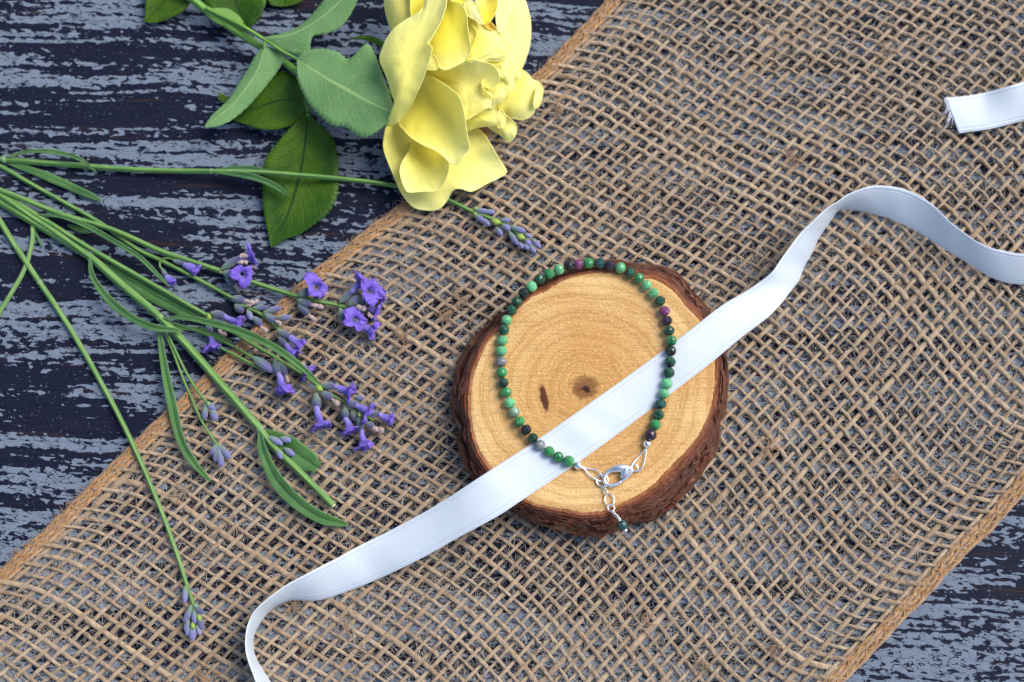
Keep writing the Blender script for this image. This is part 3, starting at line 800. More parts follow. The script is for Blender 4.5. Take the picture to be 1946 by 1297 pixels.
# ------------------------------------------------------------------ rose
rose = empty('rose', P(880, 200, 0), 'open pale yellow garden rose lying on its side with green stem and leaves', 'rose')
DEEP, MID, PALE = (.95, .77, .045), (.96, .86, .14), (.96, .91, .28)
def petal(outline, centre, tint=MID, roll=.7, wrinkle=.35, pw=1.6, seed=0, n=96, thick=.16, rimfac=1.0, zlift=0., base=None):
    o = crom(Pz([(x, y, z+zlift) for x, y, z in outline]), n, True)
    c = P(centre[0], centre[1], centre[2]+zlift)
    rs = np.concatenate([np.linspace(0, .90, 16), [.93, .955, .98, 1.0]])
    mz = o[:, 2].mean()
    if c[2] > mz: c = P(centre[0], centre[1], mz+(c[2]-mz)*(.42 if seed in (26, 5, 6) else .2))
    V = []
    ft = np.fft.fft(o, axis=0); ft[4:-3] = 0; osm = np.fft.ifft(ft, axis=0).real      # outline without its notches
    pw = pw+.7
    for r in rs:
        k_ = r**2.6; ob_ = osm*(1-k_)+o*k_
        p = c+(ob_-c)*r
        zz = c[2]*(1-r**pw)+ob_[:, 2]*r**pw
        q = np.stack([p[:, 0]*.11, p[:, 1]*.11, np.full(n, seed*1.7)], 1)
        zz = zz+wrinkle*2*(fbm(q, 2)-.5)*min(1, r*1.4)+wrinkle*1.7*(np.abs(vnoise(q*2.6+seed)-.5)*2-.45)*r**1.5+.25*wrinkle*np.sin(np.linspace(0, 2*np.pi, n, endpoint=False)*9+seed)*r**4
        zz = zz+.22*np.clip((r-.93)/.07, 0, 1)**2
        V.append(np.stack([p[:, 0], p[:, 1], np.maximum(zz, 1.2)], 1))
    V = np.array(V)
    uv = np.stack([np.tile(np.arange(n)/n, len(rs)), np.repeat(rs, n)], 1)
    if base is None:
        px = np.array([q[:2] for q in outline], float); base = px[np.argmin(np.hypot(px[:, 0]-870, px[:, 1]-120))]
    bp = P(base[0], base[1], o[:, 2].mean())
    dd = np.hypot(V.reshape(-1, 3)[:, 0]-bp[0], V.reshape(-1, 3)[:, 1]-bp[1]); dd = dd/dd.max()
    fac = (.82*dd**1.15+.18*np.repeat(rs, n)**8)*(.55+.45*rimfac)
    F = grid_faces(len(rs), n, True)[n:]
    VV = V.reshape(-1, 3)[n-1:].copy(); VV[0] = V[0, 0]
    F = (F-(n-1)).tolist(); first = [[0, 1+(j+1) % n, 1+j] for j in range(n)]
    ob = mesh_obj('petal', VV, F+first, PETAL, rose, uv=uv[n-1:], fac=fac[n-1:], col=np.tile(tint, (len(VV), 1)))
    md = ob.modifiers.new('thickness', 'SOLIDIFY'); md.thickness = thick*MM; md.offset = -1
    return ob
# heart of the flower under the visible petals
def heart():
    c = P(880, 125, 10.5); n, m = 20, 40
    ph = np.linspace(0.02, np.pi-.02, n); a = np.linspace(0, 2*np.pi, m, endpoint=False)
    d = np.stack([np.outer(np.sin(ph), np.cos(a)), np.outer(np.sin(ph), np.sin(a)), np.outer(np.cos(ph), np.ones(m))], -1)
    r = 1+.14*(fbm(d.reshape(-1, 3)*3+4, 3).reshape(n, m)-.5)*2
    V = (d*r[..., None]*[12.5, 14.5, 8.0]+c).reshape(-1, 3)
    mesh_obj('flower_heart', V, grid_faces(n, m, True), PETAL, rose, uv=np.zeros((len(V), 2)), fac=np.full(len(V), .2), col=np.tile(DEEP, (len(V), 1)))
heart()
# outermost, lying low
petal([(738,236,11),(728,265,10.5),(729,287,9.8),(736,307,9),(746,331,8),(760,364,6.5),(775,385,4.5),(793,398,3.6),(830,400,3.4),(849,383,4.5),(861,363,6),(876,361,6.5),(896,365,5.5),(921,352,4.8),(946,340,4.2),(964,327,4.0),(950,303,6.5),(935,278,9),(914,247,8),(880,230,6),(830,225,6),(780,225,6.5)], (830,310,7.4), (.95,.84,.16), .6, .5, 1.6, 3, base=(785,250))
petal([(990,133,9),(1000,112,8.5),(1007,85,8.5),(1009,50,9),(1004,20,9.5),(993,-10,10),(972,-40,11),(945,-30,14),(940,10,16),(945,50,17),(958,90,16),(975,122,13)], (972,45,13.5), PALE, 1.0, .4, 1.8, 5, rimfac=.9)
petal([(729,-45,12),(730,0,12),(733,25,11.5),(739,46,11),(748,64,11),(775,70,14),(800,50,17),(815,10,19),(820,-40,19),(775,-60,16)], (765,0,17), (.92,.80,.18), .9, .3, 1.7, 6, rimfac=.55)
petal([(778,-40,18),(779,0,18.5),(781,32,18.5),(800,45,19),(825,20,20),(830,-30,20)], (805,0,17.5), DEEP, .2, .3, 1.7, 7, rimfac=.25)
petal([(1004,140,14),(1013,149,13),(1025,156,12),(1032,166,11),(1031,186,10.5),(1026,200,10),(1018,208,10),(1012,219,9.5),(996,228,9.5),(976,226,10),(955,217,11),(935,212,12),(930,190,14),(945,165,16),(970,140,17),(990,131,16)], (980,185,15), (.95,.84,.15), .9, .7, 1.7, 8, rimfac=.85)
petal([(1022,163,13.2),(1029,162,13.4),(1032,172,12.8),(1030,188,12.2),(1025,202,11.2),(1016,207,11.6),(1014,196,13.4),(1018,178,13.8)], (1022,186,14.2), PALE, .6, .2, 1.6, 9, n=64)
petal([(944,206,13),(951,210,13.5),(965,224,12.5),(976,232,11.5),(982,243,10.5),(980,260,9.2),(972,270,8.4),(961,271,8.2),(954,262,8.6),(944,254,9.2),(933,246,10),(925,238,11),(930,220,12.5)], (955,240,12.5), (.92,.78,.16), .5, .6, 1.6, 10, rimfac=.7)
petal([(950,209,14.2),(957,216,14),(961,228,13.3),(958,240,13),(948,244,12.6),(944,234,13),(945,220,13.8)], (953,227,15.2), PALE, .4, .3, 1.6, 11, n=64, rimfac=.6)
petal([(930,207,16),(941,206,16),(945,218,15),(946,234,14),(931,240,13),(915,243,12.4),(900,245,12.2),(886,250,12),(870,240,13),(870,222,16),(895,215,17),(915,210,17)], (915,225,17.2), MID, .8, .3, 1.6, 12)
# tongue petal over the lowest one
petal([(783,268,8),(776,288,11),(763,309,12.5),(759,326,12.5),(763,346,11.5),(771,363,10.5),(779,367,10),(806,366,9.6),(830,364,10),(842,352,11),(850,335,12.5),(854,318,13.5),(850,300,12.5),(832,276,8),(805,262,7)], (808,316,10.2), (.95,.80,.09), .4, .4, 1.7, 13, rimfac=.8, base=(808,268))
# middle right, ruffled
petal([(945,128,20),(956,126,20),(968,135,19),(976,147,18),(978,161,17),(974,173,16),(962,178,16.5),(950,185,17),(938,200,17),(925,206,17.5),(920,185,19),(915,160,21),(928,140,21)], (950,158,21), (.95,.85,.18), .8, .8, 1.5, 14)
petal([(958,78,21),(968,82,20),(975,98,19),(985,122,17.5),(990,143,16),(986,152,15.5),(974,147,17),(962,135,19.5),(953,122,21),(950,98,22)], (969,115,20.5), PALE, .9, .9, 1.5, 15)
petal([(946,-25,22),(974,-20,20),(976,5,19.5),(972,25,19.5),(962,45,20),(953,60,20.5),(946,56,21),(943,38,21.5),(942,15,21.5)], (957,15,22), (.92,.87,.34), .9, .5, 1.6, 16)
# big ruffled petals in front of the heart
petal([(832,133,20),(868,124,24),(892,117,25.5),(925,119,25),(943,132,24),(950,149,23),(945,161,22),(935,167,21.3),(925,165,21.5),(913,158,22),(920,172,22),(930,180,21.5),(935,191,20.5),(930,206,19.5),(915,215,19),(899,222,18.8),(880,229,17.5),(850,225,11),(820,190,9),(812,150,12)], (884,165,24.5), (.93,.84,.22), 1.0, 1.0, 1.6, 17, rimfac=.9, base=(820,165))
petal([(887,32,25),(902,33,26.5),(917,47,26),(930,57,25.5),(944,60,25),(950,72,24.4),(958,84,23.8),(963,95,23),(955,103,23.2),(935,103,24.2),(908,112,25.4),(892,118,26),(884,100,24),(884,60,23.5)], (922,82,27.4), (.96,.86,.16), .6, .7, 1.5, 18, rimfac=.85, base=(884,95))
petal([(900,114,25.2),(915,107,25.0),(935,102,24.8),(955,103,24.0),(960,108,23.0),(948,116,22.8),(925,116,24),(908,119,25)], (930,110,26.6), PALE, .5, .15, 1.4, 19, n=64, rimfac=.7)
petal([(905,-30,26),(930,-30,25),(944,-10,24.5),(945,10,24.5),(940,28,25),(930,43,25.5),(920,48,26),(912,35,26),(906,15,26)], (925,8,21.5), DEEP, .0, .2, 1.3, 20, rimfac=.95)
petal([(882,8,27.5),(888,0,28),(899,3,28),(909,17,27.8),(915,37,27.2),(916,48,26.8),(905,39,27.2),(893,33,27.4),(886,24,27.4)], (898,20,29.2), (.93,.88,.36), .6, .2, 1.5, 21, n=64)
petal([(868,-35,28),(890,-30,28),(888,-5,27.6),(878,8,27.6),(862,4,28),(852,-15,28)], (871,-12,25.5), DEEP, .3, .2, 1.4, 22, n=64, rimfac=.6)
petal([(889,47,24.6),(898,50,26.0),(905,60,25.9),(905,70,25.6),(899,84,25.2),(893,98,24.4),(886,80,23.6)], (898,70,25.4), MID, .3, .2, 1.6, 31, n=64, rimfac=.6)
petal([(905,112,24.4),(930,111,24.2),(950,108,23.4),(960,110,22.4),(955,121,21.6),(945,128,21.4),(928,124,22.8),(910,122,23.8)], (932,117,22.6), DEEP, .1, .2, 1.6, 32, n=64, rimfac=.4)
petal([(912,160,20.6),(930,172,20),(950,165,19.6),(964,172,18.4),(958,188,17.4),(945,199,16.8),(933,207,16.8),(928,196,18),(920,178,19.6)], (942,182,20.2), (.92,.80,.18), .5, .6, 1.6, 33, n=64, rimfac=.7)
petal([(944,66,22.6),(957,70,22.2),(966,82,21.4),(966,96,21),(956,100,21.6),(947,86,22.6)], (956,84,23.8), PALE, .5, .4, 1.6, 34, n=64, rimfac=.7)
petal([(922,46,26),(932,43,25.6),(945,58,24.6),(946,62,24.2),(934,58,25),(925,54,25.6)], (934,52,24.4), (.80,.52,.06), .1, .1, 1.6, 35, n=48, rimfac=.2)
petal([(935,128,22.4),(948,126,22.2),(962,134,21),(970,148,19.4),(968,160,18.6),(958,150,20.2),(948,142,21.6)], (955,140,22.6), PALE, .4, .5, 1.6, 36, n=64, rimfac=.8)
# upper cup petal, lower cup petal, big reflexed petal on the left
petal([(840,-30,25),(856,0,28.6),(876,8,29.2),(886,26,29.2),(888,46,29.0),(892,75,28.6),(895,95,28.0),(890,109,27.4),(877,120,26.8),(860,129,26.4),(842,133,26.2),(828,120,25),(815,90,24),(820,50,24),(835,15,24.5)], (858,72,27.4), (.95,.82,.075), .5, .35, 1.7, 23, rimfac=.62, base=(838,40))
petal([(810,106,25.4),(826,108,26.4),(832,120,26.4),(830,133,26),(815,133,25.4),(803,128,24.6)], (820,120,27.4), (.88,.80,.24), .6, .1, 1.5, 24, n=64, rimfac=.6)
petal([(806,146,19),(822,147,23),(838,156,25.5),(856,168,26),(870,181,26),(878,200,25),(883,222,24),(886,246,22.5),(890,268,21),(892,281,20),(885,291,19.2),(879,302,18.6),(871,312,18),(859,313,17.6),(849,304,17.6),(835,291,17.4),(820,283,17),(800,274,16.8),(780,261,16),(766,246,15),(757,233,13.5),(765,205,12),(785,170,14)], (826,226,15.8), (.92,.78,.10), .55, .45, 1.9, 25, rimfac=.95, base=(782,200))
petal([(848,-45,29),(849,0,30.4),(844,25,31),(833,50,31.4),(822,68,31.6),(813,76,31),(812,84,30.6),(821,91,31.4),(818,108,31),(811,131,30),(800,160,28),(786,190,25.5),(777,207,23.5),(766,222,21.5),(754,235,19.6),(740,240,17.6),(731,238,16.8),(745,218,19),(749,198,20.5),(743,176,21.5),(735,150,22),(721,116,22),(727,91,22.4),(735,73,23),(748,58,23.6),(776,35,25),(800,20,26.5),(813,-2,26),(818,-45,27)], (776,120,29), (.96,.88,.20), .5, .5, 1.9, 26, rimfac=1.0, base=(728,190))

def leaf(name, left, mid, right, mat, parent, serr=0.0, cup=.6, n=64, teeth=22, wav=.4, seed=0, thick=.22):
    l = crom(Pz(left), n); m = crom(Pz(mid), n); r = crom(Pz(right), n)
    t = np.linspace(0, 1, n)
    if serr:
        saw = ((t*teeth) % 1.0)-.35
        env = np.sin(np.pi*np.clip(t*1.02, 0, 1))**.3*(t < .99)
        for e, sg in ((l, 1), (r, 1)):
            out = e-m; nn = np.linalg.norm(out, axis=1)[:, None]+1e-6; T = np.gradient(m, axis=0); T /= np.linalg.norm(T, axis=1)[:, None]+1e-9
            e += (out/nn)*(serr*saw*env)[:, None]
    cols = 13; s = np.linspace(-1, 1, cols); V = np.zeros((n, cols, 3))
    for j, sj in enumerate(s):
        e = l if sj < 0 else r
        V[:, j] = m+(e-m)*abs(sj)
        V[:, j, 2] += cup*(abs(sj)**1.5)*np.sin(np.pi*np.clip(t, .05, .95))+wav*2*(fbm(np.stack([V[:, j, 0]*.1, V[:, j, 1]*.1, 0*t+seed], 1), 2)-.5)*abs(sj)
    V[..., 2] = np.maximum(V[..., 2], .25)
    uv = np.stack([np.repeat(t, cols), np.tile(s, n)], 1)
    o = mesh_obj(name, V.reshape(-1, 3), grid_faces(n, cols), mat, parent, uv=uv)
    md = o.modifiers.new('thickness', 'SOLIDIFY'); md.thickness = thick*MM; md.offset = 0
    return o
def zs(pts, z0, z1):
    k = len(pts)-1; return [(x, y, z0+(z1-z0)*i/k) for i, (x, y) in enumerate(pts)]
leaf('leaf', zs([(564,112),(578,98),(608,92),(640,97),(664,110),(695,82),(712,102),(727,142),(741,182),(751,216)], 12, 19), zs([(564,113),(606,140),(650,166),(700,193),(751,217)], 11.5, 19), zs([(564,114),(566,150),(584,192),(610,222),(632,237),(656,240),(682,258),(702,257),(732,237),(751,218)], 12, 19), LEAF_L, rose, .40, -.8, seed=1, n=140, teeth=28)
leaf('leaf', zs([(502,87),(484,106),(456,150),(431,189),(404,216),(388,241)], 8, 6.5), zs([(503,88),(492,128),(470,165),(436,205),(389,242)], 8.4, 6.4), zs([(505,87),(537,101),(534,122),(500,166),(470,200),(440,226),(414,239),(390,243)], 8, 6.5), LEAF_L, rose, .25, -1.2, seed=2, n=80, teeth=18)
leaf('leaf', zs([(503,72),(546,60),(576,42),(601,15),(626,-12),(690,-45)], 8, 15), zs([(504,74),(552,66),(605,38),(650,0),(695,-44)], 9, 15), zs([(505,76),(520,88),(546,99),(570,104),(586,100),(593,68),(622,61),(651,45),(673,12),(698,-43)], 8, 15), LEAF_L, rose, .25, -.8, seed=3, n=80, teeth=20)
leaf('leaf', zs([(578,190),(570,158),(535,138),(502,166),(470,200),(443,228)], 5, 2.2), zs([(580,192),(540,190),(495,203),(443,228)], 4.6, 2.2), zs([(582,195),(585,208),(574,226),(548,241),(518,248),(488,245),(462,236),(443,229)], 5, 2.2), LEAF_D, rose, .3, .4, seed=4, n=80, teeth=20)
leaf('leaf', zs([(586,212),(604,234),(630,260),(641,292),(643,340),(640,376),(624,406),(598,427),(568,446),(540,456),(515,472)], 5, 1.2), zs([(585,213),(580,270),(570,330),(548,405),(515,472)], 4.6, 1.0), zs([(584,213),(556,240),(530,270),(508,300),(500,332),(500,372),(503,410),(509,440),(515,472)], 5, 1.2), LEAF_D, rose, .55, .5, seed=5, n=170, teeth=34)
leaf('leaf', zs([(370,-60),(366,-15),(362,6),(349,21),(324,36),(296,44),(275,42)], 4, 1.6), zs([(330,-60),(325,-20),(305,12),(275,42)], 4, 1.4), zs([(285,-60),(278,-30),(277,10),(275,42)], 4, 1.6), LEAF_D, rose, .3, .5, seed=6, n=60, teeth=16)
leaf('leaf', zs([(400,-60),(383,-20),(390,8),(420,32),(450,46),(470,52)], 4, 1.8), zs([(445,-60),(446,-15),(452,15),(470,52)], 4, 1.5), zs([(500,-60),(507,-20),(505,10),(495,33),(480,48),(470,52)], 4, 1.8), LEAF_D, rose, .3, .5, seed=7, n=60, teeth=16)
leaf('leaf', zs([(530,-60),(505,-25),(512,8),(535,13)], 4, 2), zs([(545,-60),(545,-20),(540,13)], 4, 1.8), zs([(565,-60),(580,-20),(572,5),(542,13)], 4, 2), LEAF_D, rose, .2, .4, seed=8, n=40, teeth=10)
leaf('leaf', zs([(415,176),(425,180),(440,190)], 2, 1.6), zs([(414,182),(425,188),(440,196)], 2, 1.4), zs([(413,188),(425,196),(440,202)], 2, 1.6), LEAF_D, rose, .1, .2, seed=12, n=24)
leaf('sepal', zs([(662,75),(690,69),(715,73),(738,86)], 5, 11), zs([(662,75),(690,73),(715,79),(736,91)], 5.6, 11.5), zs([(662,75),(690,77),(713,85),(734,97)], 5, 11), LEAF_D, rose, 0, .5, seed=9, n=30)
RS = [(300,-52,5.5),(350,-14,5.2),(400,26,5.0),(450,60,5.0),(500,92,5.2),(540,118,5.8),(570,140,6.6),(620,165,7.5),(690,180,8.5),(760,175,10),(820,150,12)]
tube('stem', crom(Pz(RS), 70), np.interp(np.linspace(0, 1, 70), [0, .4, .5, 1], [1.22, 1.12, 1.05, 1.3]), RSTEM, rose, sides=14)
tube('petiole', crom(Pz([(392,16,6.0),(420,30,6.6),(460,50,7.2),(500,74,8.4),(530,94,9.4),(566,114,11)]), 36), np.linspace(.75, .42, 36), RSTEM, rose, sides=10)
tube('leaf_stalk', crom(Pz([(500,74,8.4),(504,82,8.6),(501,92,8.4)]), 10), .33, RSTEM, rose, sides=8)
tube('leaf_stalk', crom(Pz([(545,118,5.5),(560,132,5),(572,165,4.6),(584,205,4.6),(585,222,4.4)]), 20), .5, RSTEM, rose, sides=8)
leaf('stipule', zs([(392,30),(412,46),(438,54),(452,60)], 5.2, 5.2), zs([(398,22),(420,34),(448,50),(462,58)], 6.2, 6.3), zs([(404,16),(432,18),(452,30),(462,42)], 5.2, 5.0), mat_roseleaf('stipule', (.12,.26,.04), (.20,.36,.08), (.24,.40,.08), .5, .35), rose, 0, .2, seed=10, n=36)

# ------------------------------------------------------------------ lavender
def gz(pts, lift=1.0, zmap=None):
    """rest a pixel path on whatever lies below it"""
    return [(x, y, ground(x, y)+(lift if zmap is None else np.interp(i, range(len(zmap)), zmap))) for i, (x, y) in enumerate(pts)]
def blade(parent, pts, width_px, mat=LLEAF, fold=.5, lift=.9, zl=None, tipw=.0, basew=.25, n=40, seed=0, twist=0.):
    p = crom(Pz(gz(pts, lift, zl)), n); t = np.linspace(0, 1, n)
    T, S, N = frames(p)
    w = 1.2*(width_px/7.0)*.5*np.minimum(np.interp(t, [0, .12, .45, .85, .96, 1], [basew, .6, 1., .80, .45, tipw+.08]), 1)
    cols = 9; s = np.linspace(-1, 1, cols)
    ca, sa = math.cos(twist), math.sin(twist)
    V = p[:, None]+(s[None, :, None]*w[:, None, None])*(ca*S+sa*N)[:, None]
    V[..., 2] += fold*(np.abs(s)[None]**1.3)*w[:, None]*.55-.35*w[:, None]*np.exp(-(s/.18)**2)[None]*.5+.15*n1((t*9)[:, None]+s[None]*2, seed+5)
    V[..., 2] = np.maximum(V[..., 2], .3)
    uv = np.stack([np.repeat(t, cols), np.tile(s, n)], 1)
    o = mesh_obj('leaf', V.reshape(-1, 3), grid_faces(n, cols), mat, parent, uv=uv)
    md = o.modifiers.new('thickness', 'SOLIDIFY'); md.thickness = .25*MM; md.offset = 0
    return o
def axisframe(d):
    d = d/np.linalg.norm(d); s = np.cross(d, [0, 0, 1.]); 
    if np.linalg.norm(s) < .2: s = np.cross(d, [0, 1., 0])
    s /= np.linalg.norm(s); return d, s, np.cross(s, d)
GREENISH, VIOL, LVIOL = np.array((.13, .22, .13)), np.array((.060, .062, .150)), np.array((.21, .20, .46))
def calyx(parent, b, t, w=12.5, z=2.2, dz=.0, bright=0., name='calyx'):
    """ribbed bud from pixel b to pixel t"""
    g0 = ground(*b); a = P(b[0], b[1], g0+z); e = P(t[0], t[1], g0+z+dz)
    d, s, u = axisframe(e-a); L = np.linalg.norm(e-a)
    prof = [(0, .22), (.06, .42), (.2, .72), (.42, .98), (.6, 1.0), (.78, .86), (.9, .66), (.97, .45), (1.0, .12)]
    m = 20; ang = np.linspace(0, 2*np.pi, m, endpoint=False); rw = w/7.0*.5
    V, C = [], []
    for k, (tt, r) in enumerate(prof):
        rib = 1+.07*np.cos(ang*8)*min(1, 3*tt)
        V.append(a+d*L*tt+(rw*r*rib)[:, None]*(np.cos(ang)[:, None]*s+np.sin(ang)[:, None]*u))
        g = np.clip((tt-.12)/.6, 0, 1)
        c = GREENISH*(1-g)+(VIOL*(1-bright)+LVIOL*bright)*g
        C.append(np.tile(c, (m, 1))*(1+.38*np.cos(ang*8))[:, None])
    V = np.vstack(V); C = np.vstack(C)
    F = grid_faces(len(prof), m, True).tolist()+[list(range(m))[::-1], list(range((len(prof)-1)*m, len(prof)*m))]
    return mesh_obj(name, V, F, CALYX, parent, col=C), e, d
def corolla(parent, base, d, tube_len, lobe, spread=1.0, w0=.62, w1=1.15, seed=0, openface=False):
    """violet two-lipped flower: flared tube and five ruffled lobes"""
    r_ = np.random.default_rng(seed+11)
    d, s, u = axisframe(d); parts, cols = [], []
    m = 15; ang = np.linspace(0, 2*np.pi, m, endpoint=False)
    ks = np.linspace(0, 1, 7)
    V = np.vstack([base+d*tube_len*k+(w0+(w1-w0)*k**1.6)*(np.cos(ang)[:, None]*s+np.sin(ang)[:, None]*u) for k in ks])
    tc = np.vstack([np.tile(np.array((.29, .26, .60))*(1-k)+np.array((.15, .10, .50))*k, (m, 1))*(1+.1*np.cos(ang*5))[:, None] for k in ks])
    parts.append((V, grid_faces(len(ks), m, True).tolist())); cols.append(tc)
    rim = base+d*tube_len
    for q in range(5):
        a = 2*np.pi*(q+.5)/5+r_.normal(0, .22)
        big = (1.15 if np.sin(a) > .2 else .95)*r_.uniform(.72, 1.22)
        out = np.cos(a)*s+np.sin(a)*u; tg = -np.sin(a)*s+np.cos(a)*u
        nl, nc = 7, 7; Lq = lobe*big*r_.uniform(.88, 1.14); W = lobe*.70*big
        tl = np.linspace(0, 1, nl); sl = np.linspace(-1, 1, nc)
        VV = np.zeros((nl, nc, 3)); CC = np.zeros((nl, nc, 3))
        bend = spread*r_.uniform(.45, 1.35)
        for i, tt in enumerate(tl):
            wv = W*(.52+.62*np.sin(np.pi*min(.12+tt*.80, 1)))*(1-.55*max(0, tt-.8)/.2)
            th_ = bend*tt*1.15
            c = rim+out*(w1*.86)+Lq*tt*(math.cos(th_)*d*(1-.35*spread)+math.sin(th_)*out*1.1+.25*spread*out)
            for j, sj in enumerate(sl):
                ruff = .30*lobe*(math.sin(sj*5.5+seed+q)*.6+math.sin(sj*11+q*2.+seed*1.3)*.4)*tt**1.3
                VV[i, j] = c+tg*wv*sj+(out-.4*d)*(-.28*lobe*(sj*sj)*(1-tt*.4))*.6+(d-out*.3)*ruff
            cl = np.array((.150, .088, .54))*(1-tt*.5)+np.array((.27, .155, .70))*tt*.5
            CC[i] = cl*(1-.13*(1-abs(sl))[:, None]**6)*r_.uniform(.92, 1.05)
        parts.append((VV.reshape(-1, 3), grid_faces(nl, nc).tolist())); cols.append(CC.reshape(-1, 3))
    V, F = join_geo(parts)
    V = V+.34*(np.stack([vnoise(V*.9+9.1), vnoise(V*.9+33.3), vnoise(V*.9+57.7)], 1)-.5)*2
    V[:, 2] = np.maximum(V[:, 2], .15)
    o = mesh_obj('corolla', V, F, COROLLA, parent, col=np.clip(np.vstack(cols), 0, 1))
    md = o.modifiers.new('thickness', 'SOLIDIFY'); md.thickness = .10*MM; md.offset = 0
    return o
_cs = [0]
def flower(parent, b, t, end=None, w=12.5, z=2.4, dz=0., lobe=2.0, tl=None, spread=1.0, face=None, bright=0.):
    """calyx from b to t; corolla from t on to `end` (pixels), or facing up at `face`"""
    _cs[0] += 1
    c, e, d = calyx(parent, b, t, w, z, dz, bright)
    if end is not None:
        q = P(end[0], end[1], max(e[2]+.1*dz, 1.0)); L = np.linalg.norm(q-e)
        T = L*.52 if tl is None else tl
        corolla(c, e-d*.5, q-e, T+.5, lobe*1.0, spread*.62, seed=_cs[0])
    if face is not None:
        q = P(face[0], face[1], e[2]+1.0); dd = q-e; dd = dd/np.linalg.norm(dd)*.55+np.array([.05, -.25, .9])
        corolla(c, q-dd/np.linalg.norm(dd)*1.4, dd, 1.3, lobe*.88, 1.3, seed=_cs[0])
    return c
def withered(parent, a, b, z=2.4, w=.75):
    p0 = P(a[0], a[1], ground(*a)+z); p1 = P(b[0], b[1], ground(*b)+z*.95)
    k = np.linspace(0, 1, 9); p = p0+(p1-p0)*k[:, None]+.25*np.stack([n1(k*3, _cs[0]+1), n1(k*3, _cs[0]+2), n1(k*3, _cs[0]+3)], 1)
    _cs[0] += 1
    V, F, uv = tube_geo(p, w*np.array([.5, .6, .75, .8, .7, .85, 1.0, .9, .35]), 9)
    V = V+.30*(vnoise(V*2.3)-.5)[:, None]*np.array([1, 1, 1.])
    c = np.tile((.40, .30, .27), (len(V), 1))*(1+.5*(vnoise(V*1.4)-.5))[:, None]
    mesh_obj('withered_flower', V, F, DRY, parent, col=c, smooth=False)
def bract(parent, c, r=5.5, z=3.0, dirp=(1, 1), col=(.25, .36, .05)):
    d = np.array(dirp, float); d /= np.linalg.norm(d); n_ = np.array([-d[1], d[0]])
    g = ground(*c); k = 7
    t = np.linspace(-1, 1, k); V = []
    for a in t:
        ww = (1-abs(a)**1.6)*.8+.05
        for s in (-1, 0, 1):
            q = np.array(c)+d*a*r*1.25+n_*s*ww*r
            V.append(P(q[0], q[1], g+z-(.5*abs(s))-.25*a*a))
    o = mesh_obj('bract', V, grid_faces(k, 3), BRACT, parent, col=np.tile(col, (len(V), 1)))
    md = o.modifiers.new('thickness', 'SOLIDIFY'); md.thickness = .2*MM
def lstem(parent, pts, r_px, lift=1.0, zl=None, n=60, name='stem', taper=None):
    p = crom(Pz(gz(pts, lift, zl)), n)
    p[:, 2] += .10*n1(np.arange(n)*.5, len(pts))
    r = 1.06*r_px/7.0*.5*(np.ones(n) if taper is None else np.linspace(1, taper, n))
    V, F, uv = tube_geo(p, r, 12)
    V = p[:, None]+(V.reshape(n, 12, 3)-p[:, None])*(1+.13*np.cos(4*np.arange(12)*np.pi/6+.6))[None, :, None]
    return mesh_obj(name, V.reshape(-1, 3), F, LSTEM, parent, uv=uv)
def node(parent, x, y, r_px, z):
    p = P(x, y, ground(x, y)+z); o = ball('stem_node', p, r_px/7.*.46, NODE, parent, .9)
NODE = mat_simple('pale_node', (.17, .28, .13), rough=.7)
def sprig(px, label):
    return empty('lavender_sprig', P(*px, 0), label, 'lavender', 'lavender sprigs strewn beside the rose')

# sprig under the rose with a tight budding head
s1 = sprig((240, 322), 'lavender sprig tucked under the yellow rose, tight budding head beyond the petals')
lstem(s1, [(-30,302),(0,303),(62,308),(139,314),(240,322),(330,325),(400,326),(497,328),(593,335),(686,344),(760,355),(815,368),(855,382),(899,403),(937,418),(974,437),(995,455),(1008,464)], 10.5, 1.0, [1.6,1.6,1.5,1.5,1.6,2.2,3.4,5.4,5.6,4.0,1.8,1.0,1.0,1.1,1.1,1.2,1.2,1.2], 110, taper=.62)
node(s1, 8, 304, 14, 1.7); node(s1, 402, 326, 12, 3.4)
blade(s1, [(8,302),(30,294),(60,288),(100,289),(140,298),(165,312),(184,330)], 7.5, zl=[2,3,4,4.6,4.4,3.6,2.8], seed=1)
blade(s1, [(14,310),(60,324),(110,344),(150,362),(193,382)], 15, lift=1.2, seed=2, fold=-.5)
blade(s1, [(403,325),(440,321),(480,321),(520,330)], 9, zl=[3.2,4.2,5.,5.2], seed=3)
blade(s1, [(403,327),(440,330),(480,337),(515,350),(551,373)], 11, zl=[3.6,4.8,5.8,5.9,5.2], seed=4)
for b, t, w, br in (((900,399),(929,403),11,.6),((918,402),(941,404),10,.8),((901,408),(920,421),11,.5),((914,415),(931,429),10,.7),((949,420),(970,418),10,.7),((953,427),(969,437),11,.8),((942,432),(954,448),11,.6),((968,431),(999,441),12,.6),((967,440),(984,466),11,.5),((996,445),(1010,451),9,.9),((985,460),(994,472),9,.9),((996,456),(1009,466),11,.8),((1010,453),(1027,471),11,.8),((1006,466),(1017,481),10,.8),((995,464),(1005,475),9,.9)):
    calyx(s1, b, t, w, 1.5, .3, br, 'bud')
bract(s1, (943,422), 8, 2.6, (1, .3)); bract(s1, (990,451), 7.5, 2.8, (1, .5)); bract(s1, (905,397), 5, 2.2, (1, .1)); bract(s1, (903,407), 4.5, 2.2, (.6, 1))

